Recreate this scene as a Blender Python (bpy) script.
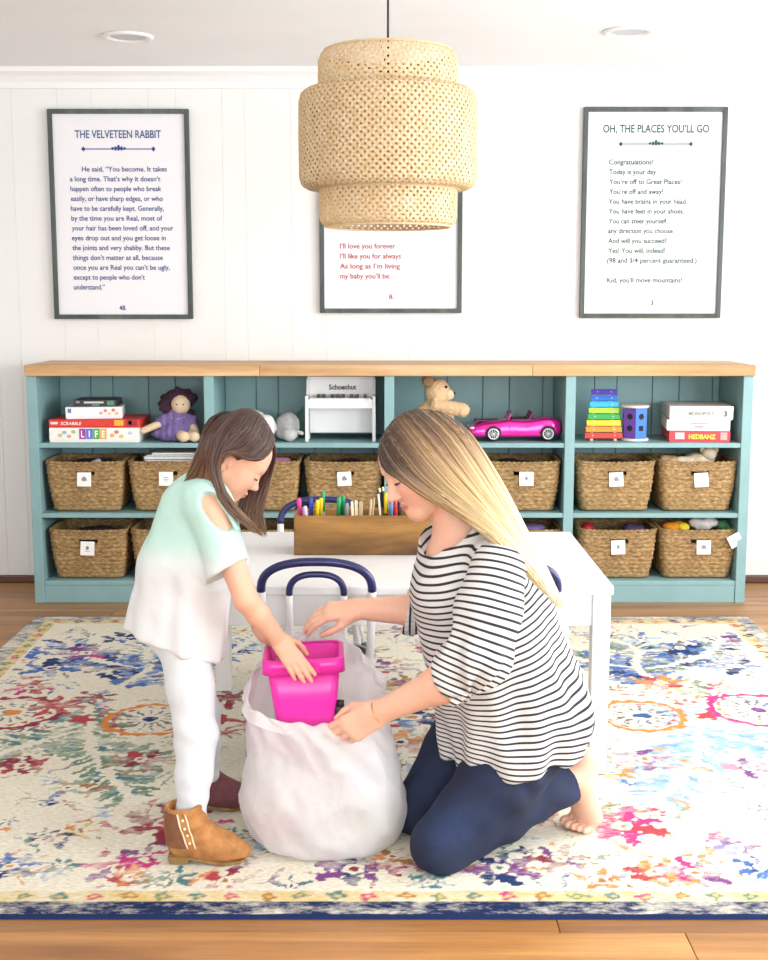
import bpy, bmesh, math, random
import numpy as np
from mathutils import Vector, Matrix, Euler, noise as mnoise

for _o in list(bpy.data.objects):
    bpy.data.objects.remove(_o, do_unlink=True)
scene = bpy.context.scene
COL = scene.collection
PI = math.pi
random.seed(7)
rng = np.random.default_rng(7)

# ------------------------------------------------------------------ camera
FPX, PITCH, CAMH = 1250.0, math.radians(8.2), 1.2885
cam_data = bpy.data.cameras.new('camera')
cam_data.sensor_fit = 'HORIZONTAL'
cam_data.sensor_width = 36.0
cam_data.lens = FPX / 768.0 * 36.0
cam_data.clip_start = 0.05
cam = bpy.data.objects.new('camera', cam_data)
cam.location = (0, 0, CAMH)
cam.rotation_euler = (PI / 2 - PITCH, 0, 0)
COL.objects.link(cam)
scene.camera = cam

# ------------------------------------------------------------------ world, daylight, exposure
world = bpy.data.worlds.new('daylight_sky')
scene.world = world
world.use_nodes = True
world.node_tree.nodes['Background'].inputs['Color'].default_value = (0.85, 0.93, 1.0, 1)
world.node_tree.nodes['Background'].inputs['Strength'].default_value = 1.0
scene.view_settings.view_transform = 'Standard'
scene.view_settings.look = 'None'
scene.view_settings.gamma = 1.0
scene.view_settings.use_curve_mapping = False
scene.view_settings.exposure = 0.23
scene.cycles.max_bounces = 6
scene.cycles.diffuse_bounces = 4
scene.cycles.caustics_reflective = False
scene.cycles.caustics_refractive = False
CEIL = 2.285
WALLY = 5.64
RX0, RX1, RY0 = -2.75, 2.75, -1.6


def daylight(name, loc, rot, sx, sy, power, color):
    d = bpy.data.lights.new(name, 'AREA')
    d.shape = 'RECTANGLE'
    d.size, d.size_y = sx, sy
    d.energy = power
    d.color = color
    o = bpy.data.objects.new(name, d)
    o.location = loc
    o.rotation_euler = rot
    COL.objects.link(o)
    return o


# daylight entering through the two windows of the right wall and the wide window behind the camera
daylight('window_daylight', (RX1 - 0.02, 3.55, 1.35), (0, PI / 2, 0), 1.5, 1.5, 80, (0.955, 0.98, 1.0))
daylight('window_daylight', (RX1 - 0.02, 1.35, 1.35), (0, PI / 2, 0), 1.5, 1.5, 80, (0.955, 0.98, 1.0))
daylight('window_daylight', (0.0, RY0 + 0.03, 1.55), (PI / 2 + 0.38, 0, 0), 4.4, 1.2, 160, (0.955, 0.98, 1.0))  # rear light tilted up to brighten the ceiling, raised to keep cubbies dim


# ------------------------------------------------------------------ pixel helpers
def ray(px, py):
    a = (px - 384.0) / FPX
    b = (py - 480.0) / FPX
    c, s = math.cos(PITCH), math.sin(PITCH)
    return Vector((a, c - b * s, -s - b * c))


def at(px, py, Y):
    r = ray(px, py)
    t = Y / r.y
    return Vector((r.x * t, Y, CAMH + r.z * t))


def on_z(px, py, z=0.0):
    r = ray(px, py)
    t = (z - CAMH) / r.z
    return Vector((r.x * t, r.y * t, z))


# ------------------------------------------------------------------ materials
def lin(c):
    if isinstance(c, str):
        c = c.lstrip('#')
        c = [int(c[i:i + 2], 16) / 255.0 for i in (0, 2, 4)]
        return tuple((x / 12.92) if x <= 0.04045 else ((x + 0.055) / 1.055) ** 2.4 for x in c)
    return tuple(c)


MATS = {}


def new_mat(name):
    m = bpy.data.materials.new(name)
    m.use_nodes = True
    nt = m.node_tree
    b = nt.nodes['Principled BSDF']
    return m, nt, b


def N(nt, typ, **kw):
    n = nt.nodes.new(typ)
    for k, v in kw.items():
        setattr(n, k, v)
    return n


def mix_rgb(nt, fac, a, b, blend='MIX'):
    n = nt.nodes.new('ShaderNodeMix')
    n.data_type = 'RGBA'
    n.blend_type = blend
    for sock, v in ((0, fac), (6, a), (7, b)):
        if isinstance(v, bpy.types.NodeSocket):
            nt.links.new(v, n.inputs[sock])
        elif sock == 0:
            n.inputs[0].default_value = v
        else:
            n.inputs[sock].default_value = (*lin(v)[:3], 1)
    return n.outputs[2]


def ramp(nt, src, stops):
    n = nt.nodes.new('ShaderNodeValToRGB')
    el = n.color_ramp.elements
    while len(el) < len(stops):
        el.new(0.5)
    for e, (p, c) in zip(el, stops):
        e.position = p
        c = lin(c)
        e.color = (*c[:3], 1)
    nt.links.new(src, n.inputs[0])
    return n.outputs[0]


def noise_tex(nt, scale, detail=3, mapscale=(1, 1, 1), rough=0.55, coord='Object', dist=0.0):
    tc = N(nt, 'ShaderNodeTexCoord')
    mp = N(nt, 'ShaderNodeMapping')
    mp.inputs['Scale'].default_value = mapscale
    nt.links.new(tc.outputs[coord], mp.inputs[0])
    n = N(nt, 'ShaderNodeTexNoise')
    n.inputs['Scale'].default_value = scale
    n.inputs['Detail'].default_value = detail
    n.inputs['Roughness'].default_value = rough
    n.inputs['Distortion'].default_value = dist
    nt.links.new(mp.outputs[0], n.inputs[0])
    return n.outputs[0]


def bump(nt, b, src, strength=0.2, dist=0.01):
    n = N(nt, 'ShaderNodeBump')
    n.inputs['Strength'].default_value = strength
    n.inputs['Distance'].default_value = dist
    nt.links.new(src, n.inputs['Height'])
    nt.links.new(n.outputs[0], b.inputs['Normal'])


def mat(name, col, rough=0.6, var=0.06, scale=30.0, metal=0.0, bmp=0.0, mapscale=(1, 1, 1), sss=0.0, spec=None,
        coat=0.0, alpha=None, trans=0.0):
    """plain painted / plastic / cloth surface: one colour with slight procedural mottling"""
    if name in MATS:
        return MATS[name]
    m, nt, b = new_mat(name)
    c = lin(col)
    nz = noise_tex(nt, scale, 3, mapscale)
    lo = tuple(max(0, x * (1 - var)) for x in c)
    hi = tuple(min(1, x * (1 + var)) for x in c)
    nt.links.new(ramp(nt, nz, [(0.3, lo), (0.7, hi)]), b.inputs['Base Color'])
    b.inputs['Roughness'].default_value = rough
    b.inputs['Metallic'].default_value = metal
    if spec is not None:
        b.inputs['Specular IOR Level'].default_value = spec
    if coat:
        b.inputs['Coat Weight'].default_value = coat
    if sss:
        b.inputs['Subsurface Weight'].default_value = sss
        b.inputs['Subsurface Radius'].default_value = (0.012, 0.005, 0.003)
        b.inputs['Subsurface Scale'].default_value = 1.0
    if trans:
        b.inputs['Transmission Weight'].default_value = trans
    if alpha is not None:
        b.inputs['Alpha'].default_value = alpha
    if bmp:
        bump(nt, b, nz, bmp, 0.004)
    MATS[name] = m
    return m


def wood_mat(name, c1, c2, c3, axis='x', scale=9.0, rough=0.5, stretch=12.0, knots=False):
    if name in MATS:
        return MATS[name]
    m, nt, b = new_mat(name)
    ms = {'x': (1.0 / stretch, 1, 1), 'y': (1, 1.0 / stretch, 1), 'z': (1, 1, 1.0 / stretch)}[axis]
    oi = N(nt, 'ShaderNodeObjectInfo')
    tc = N(nt, 'ShaderNodeTexCoord')
    add = N(nt, 'ShaderNodeVectorMath', operation='ADD')
    mul = N(nt, 'ShaderNodeVectorMath', operation='SCALE')
    comb = N(nt, 'ShaderNodeCombineXYZ')
    for i in range(3):
        nt.links.new(oi.outputs['Random'], comb.inputs[i])
    nt.links.new(comb.outputs[0], mul.inputs[0])
    mul.inputs['Scale'].default_value = 37.0
    nt.links.new(tc.outputs['Object'], add.inputs[0])
    nt.links.new(mul.outputs[0], add.inputs[1])
    mp = N(nt, 'ShaderNodeMapping')
    mp.inputs['Scale'].default_value = ms
    nt.links.new(add.outputs[0], mp.inputs[0])
    n1 = N(nt, 'ShaderNodeTexNoise')
    n1.inputs['Scale'].default_value = scale
    n1.inputs['Detail'].default_value = 6
    n1.inputs['Distortion'].default_value = 0.6
    nt.links.new(mp.outputs[0], n1.inputs[0])
    n2 = N(nt, 'ShaderNodeTexNoise')
    n2.inputs['Scale'].default_value = scale * 9
    n2.inputs['Detail'].default_value = 3
    nt.links.new(mp.outputs[0], n2.inputs[0])
    base = ramp(nt, n1.outputs[0], [(0.3, c1), (0.52, c2), (0.72, c3)])
    fine = ramp(nt, n2.outputs[0], [(0.3, (0.78,) * 3), (0.6, (1, 1, 1))])
    out = mix_rgb(nt, 0.7, base, fine, 'MULTIPLY')
    hv = N(nt, 'ShaderNodeHueSaturation')
    mr = N(nt, 'ShaderNodeMapRange')
    mr.inputs['To Min'].default_value = 0.86
    mr.inputs['To Max'].default_value = 1.12
    nt.links.new(oi.outputs['Random'], mr.inputs[0])
    nt.links.new(mr.outputs[0], hv.inputs['Value'])
    nt.links.new(out, hv.inputs['Color'])
    nt.links.new(hv.outputs[0], b.inputs['Base Color'])
    b.inputs['Roughness'].default_value = rough
    bump(nt, b, n2.outputs[0], 0.12, 0.003)
    MATS[name] = m
    return m


# ------------------------------------------------------------------ mesh building
class MB:
    """collects shapes and links them as ONE mesh object"""

    def __init__(self):
        self.v = []
        self.f = []

    def add(self, vs, fs):
        o = len(self.v)
        self.v.extend([tuple(p) for p in vs])
        self.f.extend([tuple(i + o for i in q) for q in fs])
        return self

    def box(self, c, s, rot=None, taper=(1, 1)):
        hx, hy, hz = s[0] / 2, s[1] / 2, s[2] / 2
        vs = []
        for z in (-1, 1):
            tx, ty = (taper if z > 0 else (1, 1))
            for y in (-1, 1):
                for x in (-1, 1):
                    p = Vector((x * hx * tx, y * hy * ty, z * hz))
                    if rot is not None:
                        p = rot @ p
                    vs.append(p + Vector(c))
        return self.add(vs, [(0, 2, 3, 1), (4, 5, 7, 6), (0, 1, 5, 4), (1, 3, 7, 5), (3, 2, 6, 7), (2, 0, 4, 6)])

    def bx(self, x0, x1, y0, y1, z0, z1):
        return self.box(((x0 + x1) / 2, (y0 + y1) / 2, (z0 + z1) / 2), (x1 - x0, y1 - y0, z1 - z0))

    def tube(self, pts, rad, seg=8, cap=True, flat=1.0, up=None):
        pts = [Vector(p) for p in pts]
        n = len(pts)
        if not hasattr(rad, '__len__'):
            rad = [rad] * n
        rings = []
        prev = None
        for i, p in enumerate(pts):
            t = (pts[min(i + 1, n - 1)] - pts[max(i - 1, 0)])
            if t.length < 1e-9:
                t = Vector((0, 0, 1))
            t.normalize()
            if prev is None:
                a = Vector(up) if up is not None else (Vector((0, 0, 1)) if abs(t.z) < 0.9 else Vector((1, 0, 0)))
            else:
                a = prev
            a = a - t * a.dot(t)
            if a.length < 1e-6:
                a = t.orthogonal()
            a.normalize()
            prev = a
            b = t.cross(a)
            rings.append([p + (a * math.cos(2 * PI * k / seg) * flat + b * math.sin(2 * PI * k / seg)) * rad[i] for k in range(seg)])
        return self.loft(rings, cap)

    def loft(self, rings, cap=True, closed=True):
        k = len(rings[0])
        vs = [p for r in rings for p in r]
        fs = []
        for i in range(len(rings) - 1):
            for j in range(k if closed else k - 1):
                j2 = (j + 1) % k
                fs.append((i * k + j, i * k + j2, (i + 1) * k + j2, (i + 1) * k + j))
        if cap and closed:
            fs.append(tuple(reversed(range(k))))
            fs.append(tuple((len(rings) - 1) * k + j for j in range(k)))
        return self.add(vs, fs)

    def lathe(self, prof, c=(0, 0, 0), seg=32, cap=True):
        c = Vector(c)
        rings = [[c + Vector((r * math.cos(2 * PI * k / seg), r * math.sin(2 * PI * k / seg), z)) for k in range(seg)] for r, z in prof]
        return self.loft(rings, cap)

    def sphere(self, c, r, seg=16, rings=10, rot=None):
        if not hasattr(r, '__len__'):
            r = (r, r, r)
        c = Vector(c)
        rr = []
        for i in range(1, rings):
            th = PI * i / rings
            ring = []
            for k in range(seg):
                ph = 2 * PI * k / seg
                p = Vector((r[0] * math.sin(th) * math.cos(ph), r[1] * math.sin(th) * math.sin(ph), -r[2] * math.cos(th)))
                if rot is not None:
                    p = rot @ p
                ring.append(c + p)
            rr.append(ring)
        o = len(self.v)
        self.loft(rr, cap=False)
        pb = Vector((0, 0, -r[2]))
        pt = Vector((0, 0, r[2]))
        if rot is not None:
            pb, pt = rot @ pb, rot @ pt
        ib = len(self.v)
        self.v.append(tuple(c + pb))
        self.v.append(tuple(c + pt))
        lo = o + (rings - 2) * seg
        for k in range(seg):
            k2 = (k + 1) % seg
            self.f.append((ib, o + k2, o + k))
            self.f.append((ib + 1, lo + k, lo + k2))
        return self

    def prism(self, poly, axis, a, b):
        """extrude a closed 2D outline along an axis ('x','y','z') from a to b"""
        def mk(u, w, t):
            return {'x': (t, u, w), 'y': (u, t, w), 'z': (u, w, t)}[axis]
        n = len(poly)
        vs = [mk(u, w, a) for u, w in poly] + [mk(u, w, b) for u, w in poly]
        fs = [(i, (i + 1) % n, n + (i + 1) % n, n + i) for i in range(n)]
        fs += [tuple(range(n)), tuple(range(n, 2 * n))]
        return self.add(vs, fs)

    def build(self, name, material, parent=None, smooth=False, bevel=0.0, loc=None, rot=None, world=False, fix=True):
        vs = self.v
        if world and parent is not None:
            pl = parent.matrix_basis.translation.copy()
            if parent.parent is not None:
                pl = pl + parent.parent.matrix_basis.translation
            vs = [(p[0] - pl[0], p[1] - pl[1], p[2] - pl[2]) for p in vs]
        me = bpy.data.meshes.new(name)
        me.from_pydata(vs, [], self.f)
        if fix:
            bm = bmesh.new()
            bm.from_mesh(me)
            bmesh.ops.recalc_face_normals(bm, faces=bm.faces)
            bm.to_mesh(me)
            bm.free()
        if smooth:
            me.shade_smooth()
        me.update()
        return link(name, me, material, parent, bevel, loc, rot)


def link(name, me, material, parent=None, bevel=0.0, loc=None, rot=None):
    o = bpy.data.objects.new(name, me)
    COL.objects.link(o)
    if material is not None and not me.materials:
        for mm in (material if isinstance(material, (list, tuple)) else [material]):
            me.materials.append(mm)
    if parent is not None:
        o.parent = parent
    if loc is not None:
        o.location = loc
    if rot is not None:
        o.rotation_euler = rot
    if bevel:
        b = o.modifiers.new('edge', 'BEVEL')
        b.width = bevel
        b.segments = 2
        b.limit_method = 'ANGLE'
        b.angle_limit = math.radians(40)
    return o


def tag(o, label, cat, group=None):
    o['label'] = label
    o['category'] = cat
    if group:
        o['group'] = group
    return o


def thing(name, label, cat, loc=(0, 0, 0), rotz=0.0, group=None, rot=None):
    o = bpy.data.objects.new(name, None)
    o.empty_display_size = 0.05
    COL.objects.link(o)
    o.location = loc
    o.rotation_euler = rot if rot is not None else (0, 0, rotz)
    return tag(o, label, cat, group)


def struct(o):
    o['kind'] = 'structure'
    return o


def dup(root, loc, label, rotz=None):
    r = root.copy()
    COL.objects.link(r)
    r.location = loc
    r['label'] = label
    if rotz is not None:
        r.rotation_euler = (0, 0, rotz)
    for ch in list(root.children):
        c = ch.copy()
        COL.objects.link(c)
        c.parent = r
        for g in list(ch.children):
            d = g.copy()
            COL.objects.link(d)
            d.parent = c
    return r


def rotm(ax, ang):
    return Matrix.Rotation(ang, 3, ax)


def frame_from(z, x_hint=(1, 0, 0)):
    z = Vector(z).normalized()
    x = Vector(x_hint)
    x = (x - z * x.dot(z)).normalized()
    y = z.cross(x)
    return Matrix((x, y, z)).transposed()


def bez(pts, n):
    """smooth Catmull-Rom through points -> n samples"""
    P = [Vector(p) for p in pts]
    P = [P[0] * 2 - P[1]] + P + [P[-1] * 2 - P[-2]]
    m = len(P) - 3
    out = []
    for i in range(n):
        s = i / (n - 1) * m
        k = min(int(s), m - 1)
        t = s - k
        p0, p1, p2, p3 = P[k:k + 4]
        out.append(0.5 * ((2 * p1) + (p2 - p0) * t + (2 * p0 - 5 * p1 + 4 * p2 - p3) * t * t + (3 * p1 - p0 - 3 * p2 + p3) * t ** 3))
    return out


def text_mesh(name, body, size, material, parent, loc, rot=(PI / 2, 0, 0), align='LEFT', sx=1.0, spacing=1.0, line=1.0, bold=0.0, depth=0.0003, shear=0.0):
    cu = bpy.data.curves.new(name, 'FONT')
    cu.body = body
    cu.size = size
    cu.align_x = align
    cu.space_character = spacing
    cu.space_line = line
    cu.extrude = depth
    cu.offset = bold
    cu.shear = shear
    cu.resolution_u = 3
    tmp = bpy.data.objects.new(name, cu)
    COL.objects.link(tmp)
    bpy.context.view_layer.update()
    dg = bpy.context.evaluated_depsgraph_get()
    me = bpy.data.meshes.new_from_object(tmp.evaluated_get(dg))
    bpy.data.objects.remove(tmp, do_unlink=True)
    me.name = name
    me.materials.clear()
    o = link(name, me, material, parent, loc=loc, rot=rot)
    o.scale = (sx, 1, 1)
    return o


# ------------------------------------------------------------------ implicit surfaces for soft, organic shapes
class SDF:
    def __init__(self, h=0.004):
        self.h = h
        self.ops = []

    def cone(self, a, b, ra, rb, k=0.01, op='+', flat=None, fl=1.0):
        """round cone from a to b; flat = direction squeezed by factor fl"""
        self.ops.append(('c', np.array(a, float), np.array(b, float), ra, rb, k, op, None if flat is None else np.array(Vector(flat).normalized()), fl))
        return self

    def chain(self, pts, rads, k=0.01, op='+', flat=None, fl=1.0):
        for i in range(len(pts) - 1):
            self.cone(pts[i], pts[i + 1], rads[i], rads[i + 1], k, op, flat, fl)
        return self

    def ell(self, c, r, rot=None, k=0.01, op='+'):
        R = np.eye(3) if rot is None else np.array(rot)
        self.ops.append(('e', np.array(c, float), np.array(r, float), R, None, k, op, None, 1.0))
        return self

    def plane(self, p, n, k=0.002):
        """cut away everything on the side n points to"""
        self.ops.append(('p', np.array(p, float), np.array(Vector(n).normalized()), None, None, k, '-', None, 1.0))
        return self

    def func(self, fn, lo, hi, k=0.004, op='+'):
        self.ops.append(('f', np.array(lo, float), np.array(hi, float), fn, None, k, op, None, 1.0))
        return self

    def _bbox(self, o):
        if o[0] == 'c':
            m = max(o[3], o[4]) / (min(o[8], 1.0) if o[7] is not None else 1.0)
            m = max(m, max(o[3], o[4]))
            return np.minimum(o[1], o[2]) - m, np.maximum(o[1], o[2]) + m
        if o[0] == 'e':
            ext = np.sqrt(((o[3] * o[2][None, :]) ** 2).sum(1))
            return o[1] - ext, o[1] + ext
        if o[0] == 'f':
            return o[1], o[2]
        return None

    def field(self, pad=3):
        h = self.h
        bbs = [self._bbox(o) for o in self.ops if o[6] == '+' and self._bbox(o) is not None]
        lo = np.min([b[0] for b in bbs], axis=0) - h * (pad + 2)
        hi = np.max([b[1] for b in bbs], axis=0) + h * (pad + 2)
        n = np.ceil((hi - lo) / h).astype(int) + 1
        F = np.full(tuple(n), 0.2, np.float32)
        ax = [lo[i] + h * np.arange(n[i]) for i in range(3)]
        for o in self.ops:
            bb = self._bbox(o)
            k = max(o[5], 1e-6)
            if bb is None:
                i0, i1 = np.zeros(3, int), n
            else:
                mg = k * 1.2 + h * (pad + 1)
                i0 = np.clip(np.floor((bb[0] - mg - lo) / h).astype(int), 0, n)
                i1 = np.clip(np.ceil((bb[1] + mg - lo) / h).astype(int) + 1, 0, n)
            if np.any(i1 <= i0):
                continue
            X = ax[0][i0[0]:i1[0]][:, None, None]
            Y = ax[1][i0[1]:i1[1]][None, :, None]
            Z = ax[2][i0[2]:i1[2]][None, None, :]
            if o[0] == 'c':
                a, b, ra, rb, fd, fl = o[1], o[2], o[3], o[4], o[7], o[8]
                ba = b - a
                L2 = max(float(ba @ ba), 1e-12)
                t = np.clip(((X - a[0]) * ba[0] + (Y - a[1]) * ba[1] + (Z - a[2]) * ba[2]) / L2, 0, 1)
                dx, dy, dz = X - a[0] - t * ba[0], Y - a[1] - t * ba[1], Z - a[2] - t * ba[2]
                q = dx * dx + dy * dy + dz * dz
                if fd is not None:
                    s = dx * fd[0] + dy * fd[1] + dz * fd[2]
                    q = q + s * s * (1.0 / (fl * fl) - 1.0)
                    d = (np.sqrt(q) - (ra + t * (rb - ra))) * min(1.0, fl * 1.15)
                else:
                    d = np.sqrt(q) - (ra + t * (rb - ra))
            elif o[0] == 'e':
                c, r, R = o[1], o[2], o[3]
                x, y, z = X - c[0], Y - c[1], Z - c[2]
                u = [(x * R[0, i] + y * R[1, i] + z * R[2, i]) / r[i] for i in range(3)]
                k0 = np.sqrt(u[0] ** 2 + u[1] ** 2 + u[2] ** 2) + 1e-9
                k1 = np.sqrt((u[0] / r[0]) ** 2 + (u[1] / r[1]) ** 2 + (u[2] / r[2]) ** 2) + 1e-9
                d = k0 * (k0 - 1.0) / k1
            elif o[0] == 'p':
                p, nn = o[1], o[2]
                d = -((X - p[0]) * nn[0] + (Y - p[1]) * nn[1] + (Z - p[2]) * nn[2])
            else:
                d = o[3](X, Y, Z)
            S = F[i0[0]:i1[0], i0[1]:i1[1], i0[2]:i1[2]]
            d = np.broadcast_to(d, S.shape)
            if o[6] == '+':
                hh = np.maximum(k - np.abs(S - d), 0) / k
                S[...] = np.minimum(S, d) - hh * hh * k * 0.25
            else:
                d = -d
                hh = np.maximum(k - np.abs(S - d), 0) / k
                S[...] = np.maximum(S, d) + hh * hh * k * 0.25
        return F, lo

    def mesh(self, smooth_it=2, shell=0.0):
        F, lo = self.field()
        if shell:
            F = np.maximum(F, -(F + shell))
        return nets(F, lo, self.h, smooth_it)

    def build(self, name, material, parent=None, world=True, smooth_it=2, shell=0.0, deform=None, attr=None, post=None):
        V, Q = self.mesh(smooth_it, shell)
        if post is not None:
            V, Q = post(V, Q)
        return np_mesh(name, V, Q, material, parent, world, deform, attr)


def np_normals(V, Q):
    nrm = np.cross(V[Q[:, 2]] - V[Q[:, 0]], V[Q[:, 3]] - V[Q[:, 1]])
    vn = np.zeros_like(V)
    for i in range(4):
        np.add.at(vn, Q[:, i], nrm)
    return vn / (np.linalg.norm(vn, axis=1, keepdims=True) + 1e-12)


def np_mesh(name, V, Q, material, parent=None, world=True, deform=None, attr=None):
    if deform is not None:
        V = deform(V, np_normals(V, Q))
    W = V
    if world and parent is not None:
        pl = np.array(parent.matrix_basis.translation)
        if parent.parent is not None:
            pl = pl + np.array(parent.parent.matrix_basis.translation)
        W = V - pl
    me = bpy.data.meshes.new(name)
    k = Q.shape[1]
    me.vertices.add(len(W))
    me.vertices.foreach_set('co', W.astype(np.float32).ravel())
    me.loops.add(len(Q) * k)
    me.loops.foreach_set('vertex_index', Q.astype(np.int32).ravel())
    me.polygons.add(len(Q))
    me.polygons.foreach_set('loop_start', np.arange(0, len(Q) * k, k, dtype=np.int32))
    me.update(calc_edges=True)
    me.validate()
    me.shade_smooth()
    if attr:
        for an, fn in attr.items():
            val = fn(V) if callable(fn) else fn
            if val.ndim == 1:
                a = me.attributes.new(an, 'FLOAT', 'POINT')
                a.data.foreach_set('value', val.astype(np.float32))
            else:
                a = me.attributes.new(an, 'FLOAT_COLOR', 'POINT')
                c4 = np.ones((len(val), 4), np.float32)
                c4[:, :3] = val
                a.data.foreach_set('color', c4.ravel())
    return link(name, me, material, parent)


def nets(F, lo, h, smooth_it=2):
    s = F < 0
    c = np.zeros(tuple(np.array(F.shape) - 1), np.uint8)
    sl = (slice(0, -1), slice(1, None))
    for i in (0, 1):
        for j in (0, 1):
            for k in (0, 1):
                c += s[sl[i], sl[j], sl[k]]
    mask = (c > 0) & (c < 8)
    I = np.argwhere(mask)
    vid = np.full(mask.shape, -1, np.int32)
    vid[mask] = np.arange(len(I))
    acc = np.zeros((len(I), 3))
    cnt = np.zeros(len(I))
    corners = [(i, j, k) for i in (0, 1) for j in (0, 1) for k in (0, 1)]
    vals = {cc: F[I[:, 0] + cc[0], I[:, 1] + cc[1], I[:, 2] + cc[2]] for cc in corners}
    for a in corners:
        for axs in range(3):
            if a[axs] == 0:
                b = list(a)
                b[axs] = 1
                b = tuple(b)
                f0, f1 = vals[a], vals[b]
                m = (f0 < 0) != (f1 < 0)
                t = f0[m] / (f0[m] - f1[m])
                p = np.tile(np.array(a, float), (m.sum(), 1))
                p[:, axs] += t
                acc[m] += p
                cnt[m] += 1
    V = lo + h * (I + acc / cnt[:, None])
    Q = []
    for axs in range(3):
        A = [slice(None)] * 3
        B = [slice(None)] * 3
        A[axs], B[axs] = slice(0, -1), slice(1, None)
        diff = s[tuple(A)] != s[tuple(B)]
        E = np.argwhere(diff)
        o1, o2 = [x for x in range(3) if x != axs]
        ok = (E[:, o1] > 0) & (E[:, o2] > 0) & (E[:, o1] < F.shape[o1] - 1) & (E[:, o2] < F.shape[o2] - 1)
        E = E[ok]
        inside = s[E[:, 0], E[:, 1], E[:, 2]]
        q = []
        for d1, d2 in ((-1, -1), (0, -1), (0, 0), (-1, 0)):
            C = E.copy()
            C[:, o1] += d1
            C[:, o2] += d2
            q.append(vid[C[:, 0], C[:, 1], C[:, 2]])
        q = np.stack(q, 1)
        flip = inside if axs != 1 else ~inside
        q[~flip] = q[~flip][:, ::-1]
        Q.append(q)
    Q = np.concatenate(Q)
    Q = Q[(Q >= 0).all(1)]
    for _ in range(smooth_it):
        acc = np.zeros_like(V)
        cnt = np.zeros(len(V))
        for i in range(4):
            j = (i + 1) % 4
            np.add.at(acc, Q[:, i], V[Q[:, j]])
            np.add.at(acc, Q[:, j], V[Q[:, i]])
            np.add.at(cnt, Q[:, i], 1)
            np.add.at(cnt, Q[:, j], 1)
        V = V * 0.5 + 0.5 * acc / np.maximum(cnt, 1)[:, None]
    return V, Q


def vnoise(P, s, seed=0.0):
    """cheap smooth pseudo-noise of points, about -1..1"""
    x, y, z = P[:, 0] * s + seed, P[:, 1] * s + seed * 1.7, P[:, 2] * s - seed * 0.6
    return (np.sin(x * 1.0 + 1.3 * np.sin(y * 1.1 + z * 0.6)) + np.sin(y * 1.2 + 1.2 * np.sin(z * 0.9 + x * 0.5)) + np.sin(z * 1.1 + 1.1 * np.sin(x * 1.3 - y * 0.4))) / 3.0


def sstep(a, b, x):
    t = np.clip((x - a) / (b - a), 0, 1)
    return t * t * (3 - 2 * t)
# ------------------------------------------------------------------ the room
M_WALL = mat('wall_paint', (0.83, 0.83, 0.82), 0.75, 0.015, 4)
M_CEIL = mat('ceiling_paint', (0.89, 0.905, 0.92), 0.8, 0.015, 3)
M_TRIM = mat('trim_paint', (0.86, 0.86, 0.855), 0.45, 0.01, 6)
M_BASE = mat('dark_base_wood', '5c3d36', 0.5, 0.15, 20, mapscale=(0.1, 1, 1))
M_PLANK = wood_mat('oak_plank', '86592f', 'a87540', 'c29456', 'x', 11, 0.34, 14)
M_SUB = mat('subfloor', '6b4a2c', 0.8)
M_DARK = mat('dark_gap', (0.02, 0.02, 0.022), 0.7)
M_GLASS = mat('window_glass', (1, 1, 1), 0.02, 0.0, 5, trans=1.0)

floor = struct(MB().bx(RX0, RX1, RY0, WALLY, -0.10, -0.012).build('floor', M_SUB))
w_pl = 0.118
lens = (1.35, 1.8, 2.2)
pl_mesh = {}
row = 0
y = RY0
while y < WALLY - 0.01:
    w = min(w_pl, WALLY - y)
    x = RX0 - random.random() * 1.2
    while x < RX1:
        L = random.choice(lens)
        x0, x1 = max(x, RX0), min(x + L, RX1)
        if x1 - x0 > 0.05:
            m = MB().bx(0.0008, x1 - x0 - 0.0008, 0.0008, w - 0.0008, -0.012, 0)
            m.build('plank', M_PLANK, floor, loc=(x0, y, 0), bevel=0.0012)
        x += L
    y += w
    row += 1

ceiling = struct(MB().bx(RX0, RX1, RY0, WALLY + 0.1, CEIL, CEIL + 0.1).build('ceiling', M_CEIL))
wall_back = struct(MB().bx(RX0 - 0.1, RX1 + 0.1, WALLY + 0.012, WALLY + 0.12, -0.1, CEIL).build('wall_back', M_WALL))
x = RX0
pw = (0.10, 0.20, 0.15, 0.25, 0.12, 0.20)
i = 0
while x < RX1 - 0.01:
    w = min(pw[i % 6], RX1 - x)
    MB().bx(0.0002, w - 0.0002, 0, 0.012, 0, CEIL).build('panel', M_WALL, wall_back, loc=(x, WALLY, 0), bevel=0.0012)
    x += w
    i += 1
struct(MB().bx(RX0 - 0.1, RX0, RY0 - 0.1, WALLY + 0.1, -0.1, CEIL).build('wall_left', M_WALL))
wr = MB()
wins = [(0.55, 2.15), (2.75, 4.35)]
ys = [RY0 - 0.1, 0.55, 2.15, 2.75, 4.35, WALLY + 0.1]
for a, b in ((ys[0], ys[1]), (ys[2], ys[3]), (ys[4], ys[5])):
    wr.bx(RX1, RX1 + 0.1, a, b, -0.1, CEIL)
for a, b in wins:
    wr.bx(RX1, RX1 + 0.1, a, b, -0.1, 0.55).bx(RX1, RX1 + 0.1, a, b, 2.15, CEIL)
struct(wr.build('wall_right', M_WALL))
wf = MB()
wf.bx(RX0, -2.3, RY0 - 0.1, RY0, -0.1, CEIL).bx(2.3, RX1, RY0 - 0.1, RY0, -0.1, CEIL).bx(-2.3, 2.3, RY0 - 0.1, RY0, 2.2, CEIL).bx(-2.3, 2.3, RY0 - 0.1, RY0, -0.1, 0.9)
struct(wf.build('wall_front', M_WALL))


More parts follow.
